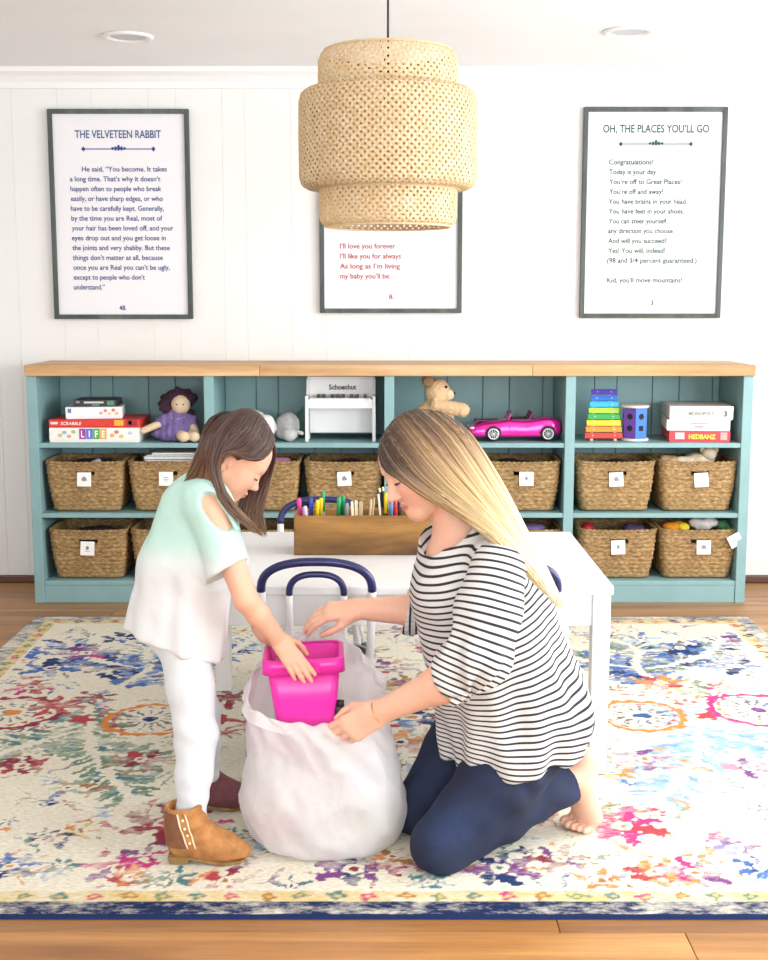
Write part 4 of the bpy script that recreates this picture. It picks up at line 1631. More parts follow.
def make_rug():
    st_ = 0.0058
    nx, ny = int((RUGX1 - RUGX0) / st_) + 1, int((RUGY1 - RUGY0) / st_) + 1
    xs = np.linspace(RUGX0, RUGX1, nx)
    ys = np.linspace(RUGY0, RUGY1, ny)
    X, Y = np.meshgrid(xs, ys, indexing='ij')
    P3 = np.stack([X.ravel(), Y.ravel(), np.zeros(X.size)], -1)
    WX = X + (0.010 * vnoise(P3, 34, 0.3) + 0.006 * vnoise(P3, 95, 1.1) + 0.004 * vnoise(P3, 230, 4.0)).reshape(X.shape)
    WY = Y + (0.010 * vnoise(P3, 31, 2.3) + 0.006 * vnoise(P3, 101, 5.1) + 0.004 * vnoise(P3, 210, 9.0)).reshape(X.shape)
    C = np.tile(np.array(lin('d8cfb8')), (nx, ny, 1))
    Mk = np.zeros((nx, ny))
    rg = np.random.default_rng(11)

    def put(mask, col, strength=1.0):
        w = np.clip(mask, 0, 1)
        C[...] = C * (1 - w[..., None]) + np.array(lin(col)) * w[..., None]
        Mk[...] = Mk * (1 - w) + strength * w

    def win(cx, cy, r):
        i0, i1 = np.searchsorted(xs, cx - r), np.searchsorted(xs, cx + r)
        j0, j1 = np.searchsorted(ys, cy - r), np.searchsorted(ys, cy + r)
        return slice(i0, i1), slice(j0, j1)

    def putw(cx, cy, r, fn, col, strength=1.0):
        wi = win(cx, cy, r)
        if wi[0].stop <= wi[0].start or wi[1].stop <= wi[1].start:
            return
        w = np.clip(fn(WX[wi] - cx, WY[wi] - cy), 0, 1)
        C[wi] = C[wi] * (1 - w[..., None]) + np.array(lin(col)) * w[..., None]
        Mk[wi] = Mk[wi] * (1 - w) + strength * w
    E = 0.006

    def disc(cx, cy, r, col, n=0, amp=0.0, ph=0.0, hole=0.0, strength=1.0):
        def fn(x, y):
            th = np.arctan2(y, x)
            rr = np.hypot(x, y)
            R = r * (1 - amp + amp * np.cos(n * th + ph))
            w = (R - rr) / E + 0.5
            if hole:
                w = np.minimum(w, (rr - hole) / E + 0.5)
            return w
        putw(cx, cy, r + 0.02, fn, col, strength)

    def leaf(cx, cy, L, W, a, col, strength=0.95):
        ca, sa = math.cos(a), math.sin(a)

        def fn(x, y):
            u, v = x * ca + y * sa, -x * sa + y * ca
            q = (u / L) ** 2
            wv = W * np.sqrt(np.clip(1 - q, 0, 1)) * (1 + 0.25 * np.cos(u / L * 9))
            return (wv - np.abs(v)) / E + 0.3
        putw(cx, cy, L + 0.02, fn, col, strength)

    def line(pts, w, col, strength=1.0):
        P = bez([Vector((p[0], p[1], 0)) for p in pts], 40)
        for p in P:
            disc(p.x, p.y, w, col, strength=strength)

    def flower(cx, cy, r, cols, n=6, ph=0.0):
        for k in range(n):
            a = 2 * PI * k / n + ph
            L_ = r * rg.uniform(0.42, 0.6)
            leaf(cx + math.cos(a) * r * 0.62, cy + math.sin(a) * r * 0.62, L_, L_ * 0.5, a + rg.normal() * 0.25, cols[0] if rg.random() < 0.7 else cols[1], rg.uniform(0.7, 1.0))
            if rg.random() < 0.7:
                leaf(cx + math.cos(a + 0.5) * r * 1.15, cy + math.sin(a + 0.5) * r * 1.15, r * 0.34, r * 0.13, a + rg.normal() * 0.7, cols[2], 0.8)
        disc(cx, cy, r * 0.42, cols[1], n, 0.25, ph + 1, strength=0.9)
        disc(cx, cy, r * 0.26, '#e0d6bc', strength=0.2)
        disc(cx, cy, r * 0.15, cols[2])

    def rosette(cx, cy, r, c1, c2, c3):
        disc(cx, cy, r, c1, 16, 0.04, hole=r * 0.8)
        disc(cx, cy, r * 0.78, c2, 14, 0.05, hole=r * 0.68, strength=0.9)
        for k in range(14):
            a = 2 * PI * k / 14
            leaf(cx + math.cos(a) * r * 0.44, cy + math.sin(a) * r * 0.44, r * 0.2, r * 0.055, a, '76757f')
        disc(cx, cy, r * 0.17, c3)

    def branch(pts, cols, n=14, L=0.055, stem='#e6e0cf'):
        P = bez([Vector((p[0], p[1], 0)) for p in pts], n * 2 + 1)
        for i in range(1, len(P)):
            d = P[i] - P[i - 1]
            a = math.atan2(d.y, d.x)
            for sgn in (-1, 1):
                aa = a + sgn * (0.85 + 0.25 * rg.random())
                k = L * (0.6 + 0.6 * rg.random()) * (1.15 - 0.5 * i / len(P))
                for s2 in (0.55, 1.25):
                    q = P[i] + Vector((math.cos(aa), math.sin(aa), 0)) * (k * s2 + 0.01)
                    leaf(q.x, q.y, k * 0.55, k * 0.24, aa + 0.5 * sgn * (s2 - 0.9), cols[rg.integers(len(cols))], 0.75 + 0.2 * rg.random())
        line(pts, 0.006, stem, 0.0)

    G = lambda px, py: tuple(on_z(px, py))[:2]
    cx0 = (RUGX0 + RUGX1) / 2
    green, grn2, teal = '6f8a74', '8aa08a', '4e7f84'
    blue, navy, lb = '4d6fae', '2c3c6b', '93b6d2'
    red, dred, mag, pur = 'b24a52', '8c3a4a', 'c3407f', '7c4a86'
    ora, yel, brn = 'd98a4a', 'd9bd74', 'a8784e'
    # soft ground tints of the worn field
    for px, py, r, c, s_ in ((150, 725, 0.42, 'e0cdaa', 0.25), (640, 720, 0.42, 'e6d9cd', 0.2), (60, 650, 0.5, 'c4d2e6', 0.32), (700, 650, 0.5, 'd0d8ea', 0.3), (390, 640, 0.5, 'e8d8d8', 0.2)):
        x_, y_ = G(px, py)
        putw(x_, y_, r * 1.2, lambda x, y, r=r: 0.9 * np.exp(-(x * x + y * y) / (r * r) * 2), c, s_)
    # branches, mirrored left and right in different palettes
    for sgn, cols in ((-1, [green, green, teal, grn2]), (1, [lb, '7fa3c4', lb, '8fb0b8'])):
        f = lambda dx, y: (cx0 + sgn * dx, y)
        branch([f(0.98, 3.86), f(0.92, 3.62), f(0.86, 3.42), f(0.76, 3.22), f(0.70, 3.12)], cols, 13, 0.075)
        branch([f(0.95, 3.60), f(1.10, 3.45), f(1.16, 3.30)], cols, 8, 0.06)
        branch([f(0.86, 3.42), f(0.70, 3.38), f(0.58, 3.25)], cols, 8, 0.055)
    for sgn, cols in ((-1, [blue, navy, '6d8cc0']), (1, [navy, blue, green])):
        f = lambda dx, y: (cx0 + sgn * dx, y)
        branch([f(0.92, 4.02), f(0.86, 4.25), f(0.90, 4.50), f(0.78, 4.72)], cols, 13, 0.075)
        branch([f(0.90, 4.25), f(1.12, 4.40), f(1.25, 4.62)], cols, 9, 0.07)
        branch([f(0.86, 4.25), f(0.62, 4.42), f(0.52, 4.66)], cols, 9, 0.07)
    for cols, pts in (([green, brn, grn2], [(cx0, 3.95), (cx0 - 0.18, 4.2), (cx0 - 0.1, 4.5)]), ([pur, red, brn], [(cx0, 3.95), (cx0 + 0.2, 4.2), (cx0 + 0.15, 4.55)]), ([navy, teal, lb], [(cx0, 3.4), (cx0 + 0.2, 3.2), (cx0 + 0.3, 3.0)])):
        branch(pts, cols, 9, 0.07)
    # the row of medallions
    for px, py, r, cs in ((150, 722, 0.155, (ora, red, navy)), (640, 718, 0.155, (ora, red, '3f6190')), (395, 712, 0.17, (red, mag, ora))):
        x_, y_ = G(px, py)
        rosette(x_, y_, r, *cs)
        for dx in (-1, 1):
            disc(x_ + dx * r * 1.35, y_, r * 0.3, cs[1], 5, 0.2)
    for px, py, r, cs in ((10, 715, 0.17, (dred, red, ora)), (758, 712, 0.17, (mag, ora, pur))):
        x_, y_ = G(px, py)
        rosette(x_, y_, r, *cs)
    for px, py, r, c in ((55, 708, 0.11, red), (95, 700, 0.09, dred), (232, 700, 0.12, dred), (250, 725, 0.09, red), (225, 735, 0.06, red), (545, 705, 0.1, red), (715, 700, 0.06, mag)):
        x_, y_ = G(px, py)
        disc(x_, y_, r, c, 7, 0.35, rg.random() * 6, strength=0.85)
    # scattered flowers
    fl = [(20, 768, 0.07, (dred, red, brn)), (140, 763, 0.075, (dred, red, brn)), (165, 826, 0.115, (dred, red, mag)), (115, 872, 0.075, (mag, pur, red)), (145, 858, 0.06, (pur, mag, pur)),
          (130, 880, 0.05, (red, ora, mag)), (40, 838, 0.05, (navy, pur, teal)), (80, 834, 0.055, (ora, yel, brn)), (10, 870, 0.07, (navy, blue, ora)), (60, 870, 0.05, (teal, ora, grn2)),
          (175, 880, 0.05, (teal, green, lb)), (225, 884, 0.06, (red, dred, brn)), (290, 888, 0.05, (teal, pur, navy)), (352, 872, 0.085, (pur, navy, dred)), (395, 860, 0.06, (brn, ora, dred)), (500, 872, 0.08, (navy, pur, teal)),
          (430, 886, 0.05, (teal, blue, grn2)), (560, 862, 0.07, (dred, pur, ora)), (600, 884, 0.065, (ora, red, brn)), (622, 828, 0.10, (mag, red, ora)), (645, 762, 0.085, (pur, '9a74a8', ora)), (655, 876, 0.07, (red, ora, lb)),
          (695, 876, 0.07, (pur, mag, ora)), (675, 888, 0.05, (ora, yel, red)), (735, 850, 0.07, (pur, '8f86b8', lb)), (760, 872, 0.06, (blue, navy, lb)), (750, 770, 0.07, ('c890a0', pur, lb)), (615, 775, 0.05, (ora, yel, blue)),
          (85, 655, 0.09, (pur, mag, blue)), (30, 690, 0.08, (mag, red, blue)), (120, 640, 0.08, (navy, blue, lb)), (170, 665, 0.09, (blue, navy, lb)), (50, 670, 0.1, (blue, navy, pur)), (20, 655, 0.1, (navy, blue, ora)),
          (345, 660, 0.09, (ora, red, brn)), (395, 668, 0.09, (pur, red, brn)), (412, 632, 0.09, (pur, navy, pur)), (380, 690, 0.09, (red, brn, ora)), (410, 720, 0.1, (navy, blue, ora)), (400, 745, 0.09, (ora, red, navy)), (440, 650, 0.08, (red, ora, pur)),
          (640, 640, 0.09, (lb, blue, navy)), (680, 650, 0.08, (blue, navy, lb)), (735, 668, 0.1, (navy, blue, lb)), (690, 690, 0.08, (green, grn2, ora)), (660, 685, 0.07, (red, ora, yel)), (745, 640, 0.08, (pur, blue, lb)), (720, 690, 0.06, (red, mag, ora)),
          (245, 790, 0.07, (brn, ora, grn2)), (250, 840, 0.05, (teal, navy, dred)), (575, 800, 0.06, (lb, blue, mag)), (70, 790, 0.06, (grn2, brn, navy))]
    for px, py, r, cs in fl:
        x_, y_ = G(px, py)
        flower(x_, y_, r * (0.9 + 0.2 * rg.random()), cs, int(rg.integers(5, 8)), rg.random() * 6)
    pal = [green, teal, blue, navy, red, mag, pur, ora, brn, lb, grn2]
    for _ in range(620):
        x_, y_ = rg.uniform(RUGX0 + .15, RUGX1 - .15), rg.uniform(RUGY0 + .15, RUGY1 - .15)
        wi = win(x_, y_, 0.03)
        if Mk[wi].size and Mk[wi].mean() > 0.42:
            continue
        if rg.random() < 0.35:
            flower(x_, y_, rg.uniform(0.02, 0.04), (pal[rg.integers(11)], pal[rg.integers(11)], pal[rg.integers(11)]), 5, rg.random() * 6)
        else:
            a = rg.random() * 6.3
            c = pal[rg.integers(11)]
            for k in range(3):
                leaf(x_ + 0.03 * k * math.cos(a), y_ + 0.03 * k * math.sin(a), rg.uniform(.02, .035), .009, a + rg.normal() * 0.8, c, 0.8)
    # borders: thin lines, a cream-yellow band of small flowers, navy edge
    D = np.minimum(np.minimum(X - RUGX0, RUGX1 - X), np.minimum(Y - RUGY0, RUGY1 - Y))
    w0, w1, w2 = 0.064, 0.112, 0.125
    band = (D < w2)
    Mk[band] = 0
    C[band] = np.array(lin('d8cfb8'))
    put(((D > w0) & (D < w1)).astype(float), 'd6bd7c', 0.78)
    put(((D > w1 + 0.003) & (D < w1 + 0.009)).astype(float), '8a7f68', 0.6)
    k = 0
    s_ = 0.075
    for ax_ in (0, 1):
        lo_, hi_ = ((RUGX0, RUGX1), (RUGY0, RUGY1))[ax_]
        t = lo_ + 0.12
        while t < hi_ - 0.1:
            for side in (0, 1):
                mid = (w0 + w1) / 2
                if ax_ == 0:
                    p = (t, RUGY0 + mid if side == 0 else RUGY1 - mid)
                else:
                    p = (RUGX0 + mid if side == 0 else RUGX1 - mid, t)
                c = [teal, ora, mag, navy, brn, pur, green, red][k % 8]
                disc(p[0], p[1], 0.021, c, 4, 0.2, 0.8)
                disc(p[0], p[1], 0.007, yel)
                k += 1
            t += s_
    put((D < w0).astype(float), '2b3a62', 0.70)  # side and back edges painted paler, for wear and window glare
    put(((Y - RUGY0) < w0).astype(float), '1f2d52', 0.84)
    put(((Y - RUGY0) < 0.010).astype(float), '1f2d52', 1.6)
    Vv = np.stack([X, Y, np.full_like(X, 0.0075)], -1)
    Vv[..., 2] += 0.0006 * np.sin(X * 40) * np.sin(Y * 35)
    edge = np.zeros_like(X, bool)
    edge[0, :] = edge[-1, :] = edge[:, 0] = edge[:, -1] = True
    Vv[..., 2][edge] = 0.0006
    V = Vv.reshape(-1, 3)
    idx = np.arange(nx * ny).reshape(nx, ny)
    Q = np.stack([idx[:-1, :-1], idx[1:, :-1], idx[1:, 1:], idx[:-1, 1:]], -1).reshape(-1, 4)
    o = np_mesh('area_rug', V, Q, M_RUG, None, False, attr={'motif_col': C.reshape(-1, 3), 'motif': Mk.reshape(-1)})
    return tag(o, 'large distressed floral rug in cream, red, green and blue with a navy edge', 'rug')


make_rug()

# ------------------------------------------------------------------ low white table
M_WHITE = mat('white_paint', (0.82, 0.82, 0.815), 0.35, 0.015, 10)
M_NAVY = mat('navy_paint', '23265a', 0.35, 0.08, 30)
TX0, TX1, TY0, TY1, TH = -0.56, 0.612, 3.25, 4.04, 0.535
tb = thing('play_table', 'low white childrens play table with square legs in the middle of the rug', 'table', ((TX0 + TX1) / 2, (TY0 + TY1) / 2, 0))
MB().bx(TX0, TX1, TY0, TY1, TH - 0.026, TH).build('table_top', M_WHITE, tb, bevel=0.004, world=True)
lw = 0.048
for lx in (TX0 + 0.006, TX1 - 0.006 - lw):
    for ly in (TY0 + 0.006, TY1 - 0.006 - lw):
        MB().bx(lx, lx + lw, ly, ly + lw, 0.0085, TH - 0.026).build('leg', M_WHITE, tb, bevel=0.003, world=True)
for ly in (TY0 + 0.014, TY1 - 0.032):
    MB().bx(TX0 + 0.054, TX1 - 0.054, ly, ly + 0.018, TH - 0.112, TH - 0.026).build('apron', M_WHITE, tb, bevel=0.002, world=True)
for lx in (TX0 + 0.014, TX1 - 0.032):
    MB().bx(lx, lx + 0.018, TY0 + 0.054, TY1 - 0.054, TH - 0.112, TH - 0.026).build('apron', M_WHITE, tb, bevel=0.002, world=True)

# ------------------------------------------------------------------ bistro chairs: white frame, navy dipped arches and feet
M_SEAT = mat('dark_green_seat', '2f4a40', 0.45, 0.1, 25)


def make_chair(label):
    """local frame: back at y = -0.15, seat in front of it at +y"""
    t = thing('bistro_chair', label, 'chair', group='white and navy bentwood chairs at the play table')
    MB().lathe([(0.0005, 0.300), (0.14, 0.300), (0.146, 0.306), (0.14, 0.313), (0.0005, 0.313)], seg=40).build('seat', M_SEAT, t, smooth=False)
    ring = [(0.147 + 0.012 * math.cos(a), 0.303 + 0.012 * math.sin(a)) for a in np.linspace(0, 2 * PI, 11)]
    MB().lathe(ring, seg=44, cap=False).build('seat_ring', M_WHITE, t, smooth=True)

    def arch(hw, ztop, zlow, y0, r, zsplit, rise, tilt):
        pts = []
        for i in range(41):
            a = PI * i / 40
            c = math.cos(a)
            s = math.sin(a)
            x = -hw * math.copysign(abs(c) ** 0.8, c)
            z = zsplit + (ztop - zsplit) * s ** 0.75
            pts.append(Vector((x, y0 - tilt * (z - 0.3), z)))
        MB().tube(pts, r, 10).build('back_arch', M_NAVY, t, True)
        for sx in (-1, 1):
            x = hw * sx
            pp = [Vector((x, y0 - tilt * (zsplit - 0.3), zsplit)), Vector((x * 0.98, y0 - tilt * ((zsplit + zlow) / 2 - 0.3), (zsplit + zlow) / 2)), Vector((x * 0.93, y0 - tilt * (zlow - 0.3), zlow))]
            MB().tube(bez(pp, 8), r * 0.98, 10).build('back_post', M_WHITE, t, True)
    arch(0.146, 0.612, 0.30, -0.10, 0.0115, 0.530, 0, 0.22)
    arch(0.072, 0.577, 0.30, -0.132, 0.009, 0.520, 0, 0.10)
    for sx, sy in ((-1, -1), (1, -1), (-1, 1), (1, 1)):
        top_ = Vector((0.105 * sx, 0.10 * sy, 0.296))
        bot = Vector((0.150 * sx, 0.152 * sy, 0.0125))
        kn = top_.lerp(bot, 0.62)
        lg = MB().tube([top_, kn], 0.0115, 10).build('leg', M_WHITE, t, True)
        MB().tube([kn, bot], 0.0117, 10).build('foot_dip', M_NAVY, lg, True)
    rr = [Vector((0.125 * math.cos(2 * PI * i / 36), 0.125 * math.sin(2 * PI * i / 36), 0.17)) for i in range(37)]
    MB().tube(rr, 0.007, 8, cap=False).build('stretcher_ring', M_WHITE, t, True)
    return t


ch0 = make_chair('white bentwood chair with navy arched back, between the child and the woman')
c1 = at(316, 580, 3.19)
ch0.location = (c1.x, 3.365, 0)
c2 = at(503, 580, 3.19)
dup(ch0, (c2.x, 3.365, 0), 'white bentwood chair with blue arched back, mostly hidden behind the woman')
c3 = at(323, 520, 4.2)
dup(ch0, (c3.x, 4.06, 0), 'white bentwood chair with navy arched back on the far side of the table', PI)

# ------------------------------------------------------------------ white plastic sack
m, nt, b = new_mat('white_plastic_film')
b.inputs['Base Color'].default_value = (0.93, 0.93, 0.93, 1)
b.inputs['Roughness'].default_value = 0.38
nz = noise_tex(nt, 26, 5, (1, 1, 0.6), 0.6, dist=0.8)
bump(nt, b, nz, 0.6, 0.008)
tr = N(nt, 'ShaderNodeBsdfTranslucent')
tr.inputs['Color'].default_value = (0.96, 0.96, 0.96, 1)
mx = N(nt, 'ShaderNodeMixShader')
mx.inputs[0].default_value = 0.42
nt.links.new(b.outputs[0], mx.inputs[1])
nt.links.new(tr.outputs[0], mx.inputs[2])
tp = N(nt, 'ShaderNodeBsdfTransparent')
mx2 = N(nt, 'ShaderNodeMixShader')
mx2.inputs[0].default_value = 0.17
nt.links.new(mx.outputs[0], mx2.inputs[1])
nt.links.new(tp.outputs[0], mx2.inputs[2])
nt.links.new(mx2.outputs[0], nt.nodes['Material Output'].inputs['Surface'])
M_SACK = m


def make_sack():
    nth, nv = 168, 74
    # control rings, eight points each, from camera-front turning to the right
    cxy = (-0.148, 2.862)

    def ell_ring(rx, ry, z, cx=cxy[0], cy=cxy[1], sq=0.85):
        out = []
        for k in range(8):
            a = 2 * PI * k / 8
            sx, cy_ = math.sin(a), -math.cos(a)
            out.append(Vector((cx + rx * math.copysign(abs(sx) ** sq, sx), cy + ry * math.copysign(abs(cy_) ** sq, cy_), z)))
        return out
    rim = [A(303, 727, 2.742), A(346, 727, 2.762), A(384, 712, 2.88), A(374, 668, 3.0), A(342, 632, 3.045), A(312, 627, 3.03), A(262, 660, 2.95), A(250, 706, 2.80)]
    lip = [p + Vector(((p.x + 0.17) * 0.10, (p.y - 2.88) * 0.10, -0.022)) for p in rim]
    rings = [ell_ring(0.02, 0.02, 0.011), ell_ring(0.115, 0.105, 0.0105), ell_ring(0.165, 0.142, 0.025), ell_ring(0.185, 0.155, 0.09, -0.142), ell_ring(0.182, 0.155, 0.18, -0.145),
             ell_ring(0.172, 0.148, 0.255, -0.147, 2.868), [p * 0.75 + q * 0.25 for p, q in zip(rim, ell_ring(0.172, 0.15, 0.27))], rim, lip]
    # around
    R = []
    for rg_ in rings:
        P = rg_ + rg_[:1]
        closed = []
        for i in range(nth):
            s = i / nth * 8
            k = int(s)
            t = s - k
            p0, p1, p2, p3 = rg_[(k - 1) % 8], rg_[k % 8], rg_[(k + 1) % 8], rg_[(k + 2) % 8]
            closed.append(0.5 * ((2 * p1) + (p2 - p0) * t + (2 * p0 - 5 * p1 + 4 * p2 - p3) * t * t + (3 * p1 - p0 - 3 * p2 + p3) * t ** 3))
        R.append(closed)
    cols = [bez([R[j][i] for j in range(len(R))], nv) for i in range(nth)]
    V = np.array([[tuple(p) for p in c] for c in cols])
    idx = np.arange(nth * nv).reshape(nth, nv)
    nxt = np.roll(idx, -1, 0)
    Q = np.stack([idx[:, :-1], nxt[:, :-1], nxt[:, 1:], idx[:, 1:]], -1).reshape(-1, 4)
    th = np.repeat(np.linspace(0, 2 * np.pi, nth, endpoint=False)[:, None], nv, 1).ravel()
    v = np.tile(np.linspace(0, 1, nv)[None, :], (nth, 1)).ravel()

    def crump(P, Nn):
        n = np.zeros(len(P))
        for s, a, sd in ((9, 0.014, 1.0), (19, 0.010, 2.3), (40, 0.0035, 4.1), (85, 0.0018, 0.7)):
            q = vnoise(P, s, sd)
            n += a * (1 - 2 * np.abs(q))          # creased, ridge-like
        n += 0.006 * np.sin(th * 17 + 2.2 * np.sin(v * 9)) * sstep(0.5, 0.95, v)
        n *= sstep(0.02, 0.25, v) * (1 - 0.45 * sstep(0.75, 1.0, v))
        P2 = P + Nn * (n - 0.004)[:, None]
        P2[:, 2] = np.maximum(P2[:, 2], 0.0092)
        return P2
    o = np_mesh('plastic_sack', V.reshape(-1, 3), Q, M_SACK, None, False, deform=crump)
    return tag(o, 'crumpled white plastic sack standing open on the rug under the pink bin', 'sack')


make_sack()
for px, py, Y_, col, rr_, lab in ((278, 846, 2.82, 'e8a8c4', (0.04, 0.04, 0.028), 'pale pink cloth showing through the bottom of the white sack'),
                                 (362, 775, 2.82, 'a8c8e0', (0.05, 0.05, 0.045), 'pale blue cloth showing through the middle of the white sack'),
                                 (366, 828, 2.82, 'b8c8a0', (0.055, 0.05, 0.036), 'green toy bundle low inside the white sack'),
                                 (302, 790, 2.86, 'f0dcd0', (0.055, 0.05, 0.05), 'cream cloth bundle in the middle of the white sack')):
    q = A(px, py, Y_)
    q.z = max(q.z, rr_[2] + 0.016)
    S = SDF(0.005)
    S.ell(q, rr_, None, 0.01)
    S.ell(q + Vector((0.03, 0.02, 0.01)), [v * 0.7 for v in rr_], None, 0.02)
    tag(S.build('cloth_bundle', mat('bundle_' + col, col, 0.9, 0.1, 40), None, deform=lambda V, Nn: V + Nn * (0.004 * vnoise(V, 60))[:, None]), lab, 'cloth', 'things inside the sack')

# ------------------------------------------------------------------ pink bin
M_PINK = mat('pink_plastic', 'f02fae', 0.32, 0.04, 20, spec=0.5)


def sq_ring(cx, cy, z, hw, hd, n=2.0, cor=0.28, seg=10):
    r = min(hw, hd) * cor
    out = []
    for qx, qy, a0 in ((1, -1, -PI / 2), (1, 1, 0), (-1, 1, PI / 2), (-1, -1, PI)):
        for i in range(seg + 1):
            a = a0 + PI / 2 * i / seg
            out.append(Vector((cx + qx * (hw - r) + r * math.cos(a), cy + qy * (hd - r) + r * math.sin(a), z)))
    return out


bkt = at(306, 660, 2.885)
bin_ = thing('storage_bin', 'bright pink square plastic bin held over the white sack', 'bin', (bkt.x, 2.888, 0.292), rot=(math.radians(-2), math.radians(-2), math.radians(3)))
HB = 0.165
b_ = MB()
rr = [sq_ring(0, 0, 0.0, 0.064, 0.064), sq_ring(0, 0, 0.006, 0.070, 0.070), sq_ring(0, 0, HB, 0.087, 0.087), sq_ring(0, 0, HB, 0.0835, 0.0835), sq_ring(0, 0, 0.008, 0.067, 0.067), sq_ring(0, 0, 0.006, 0.01, 0.01)]
b_.loft(rr)
b_.build('tub', M_PINK, bin_, True)
rm = MB()
rm.loft([sq_ring(0, 0, HB + 0.002, 0.0845, 0.0845), sq_ring(0, 0, HB + 0.005, 0.089, 0.089), sq_ring(0, 0, HB + 0.002, 0.0955, 0.0955), sq_ring(0, 0, HB - 0.030, 0.0965, 0.0965), sq_ring(0, 0, HB - 0.030, 0.0935, 0.0935), sq_ring(0, 0, HB - 0.004, 0.0925, 0.0925), sq_ring(0, 0, HB - 0.002, 0.0845, 0.0845)], cap=False)
rm.build('rim', M_PINK, bin_, True)
for sx in (-1, 1):
    MB().box((0, sx * 0.0975, HB - 0.014), (0.075, 0.004, 0.026)).build('grip_panel', M_PINK, bin_, bevel=0.0015)

# dark toy peeping out beside the bin
p = A(339, 711, 2.835)
MB().sphere((0, 0, 0), (0.014, 0.012, 0.019), 14, 10).box((0.004, -0.003, 0.02), (0.016, 0.012, 0.014)).build('toy_scrap', mat('black_plastic', '1d1a1c', 0.4), None, True, loc=p)
tag(bpy.data.objects['toy_scrap'], 'small black toy poking out of the sack beside the pink bin', 'toy')

# ------------------------------------------------------------------ wooden box of pens
M_OLDW = wood_mat('old_pine', '4a3016', '95692f', 'c3924e', 'x', 9, 0.65, 4)
q0, q1 = at(294, 540, 3.66), at(447, 540, 3.66)
BXL, BXR, BYF, BYB = q0.x, q1.x, 3.655, 3.80
box = thing('wooden_pen_box', 'weathered brown wooden box holding pens on the white table', 'box', ((BXL + BXR) / 2, (BYF + BYB) / 2, TH + 0.0005))
hz = 0.118
for nm, a in (('front_board', (BXL, BXR, BYF, BYF + 0.014, 0, hz)), ('back_board', (BXL, BXR, BYB - 0.014, BYB, 0, hz)), ('end_board', (BXL, BXL + 0.014, BYF + 0.0142, BYB - 0.0142, 0, hz)), ('end_board', (BXR - 0.014, BXR, BYF + 0.0142, BYB - 0.0142, 0, hz)), ('base_board', (BXL + 0.0142, BXR - 0.0142, BYF + 0.0142, BYB - 0.0142, 0, 0.012))):
    z = TH + 0.0005
    MB().bx(a[0], a[1], a[2], a[3], a[4] + z, a[5] + z).build(nm, M_OLDW, box, bevel=0.0035, world=True)


def pen(px, top_py, Y, body, cap, kind, lab, lean=0.0, r=0.0055):
    top_ = at(px, top_py, Y)
    z0 = TH + 0.0135
    base = Vector((top_.x - lean, Y - 0.004, z0))
    L = (top_ - base).length
    d = (top_ - base).normalized()
    base = base + d * (r * 0.6)
    t = thing('pen' if kind == 'pen' else kind, lab, {'pen': 'pen', 'pencil': 'pencil', 'craft_stick': 'stick', 'marker': 'marker', 'paintbrush': 'brush'}[kind], base, group='drawing tools in the wooden box')
    t.rotation_euler = d.to_track_quat('Z', 'Y').to_euler()
    mb = mat('pen_' + body, body, 0.4, 0.04)
    mc = mat('pen_' + cap, cap, 0.4, 0.04)
    if kind == 'craft_stick':
        w = 0.006
        MB().prism([(-w, 0), (w, 0), (w, L - w), (w * .7, L - w * .3), (0, L), (-w * .7, L - w * .3), (-w, L - w)], 'y', -0.001, 0.001).build('blade', mb, t)
    elif kind == 'pencil':
        MB().lathe([(0.0035, 0), (0.0035, L - 0.012)], seg=6).build('barrel', mb, t)
        MB().lathe([(0.0036, L - 0.012), (0.0036, L - 0.002), (0.002, L)], seg=8).build('end_cap', mc, t)
    else:
        MB().lathe([(r * 0.9, 0), (r, 0.004), (r, L * 0.62)], seg=12).build('barrel', mb, t, True)
        MB().lathe([(r * 1.12, L * 0.62), (r * 1.12, L - 0.006), (r * 0.8, L)], seg=12).build('cap', mc, t, True)
        if kind == 'marker':
            MB().box((0, -r * 1.2, L - 0.016), (0.003, 0.002, 0.024)).build('clip', mc, t)
    return t


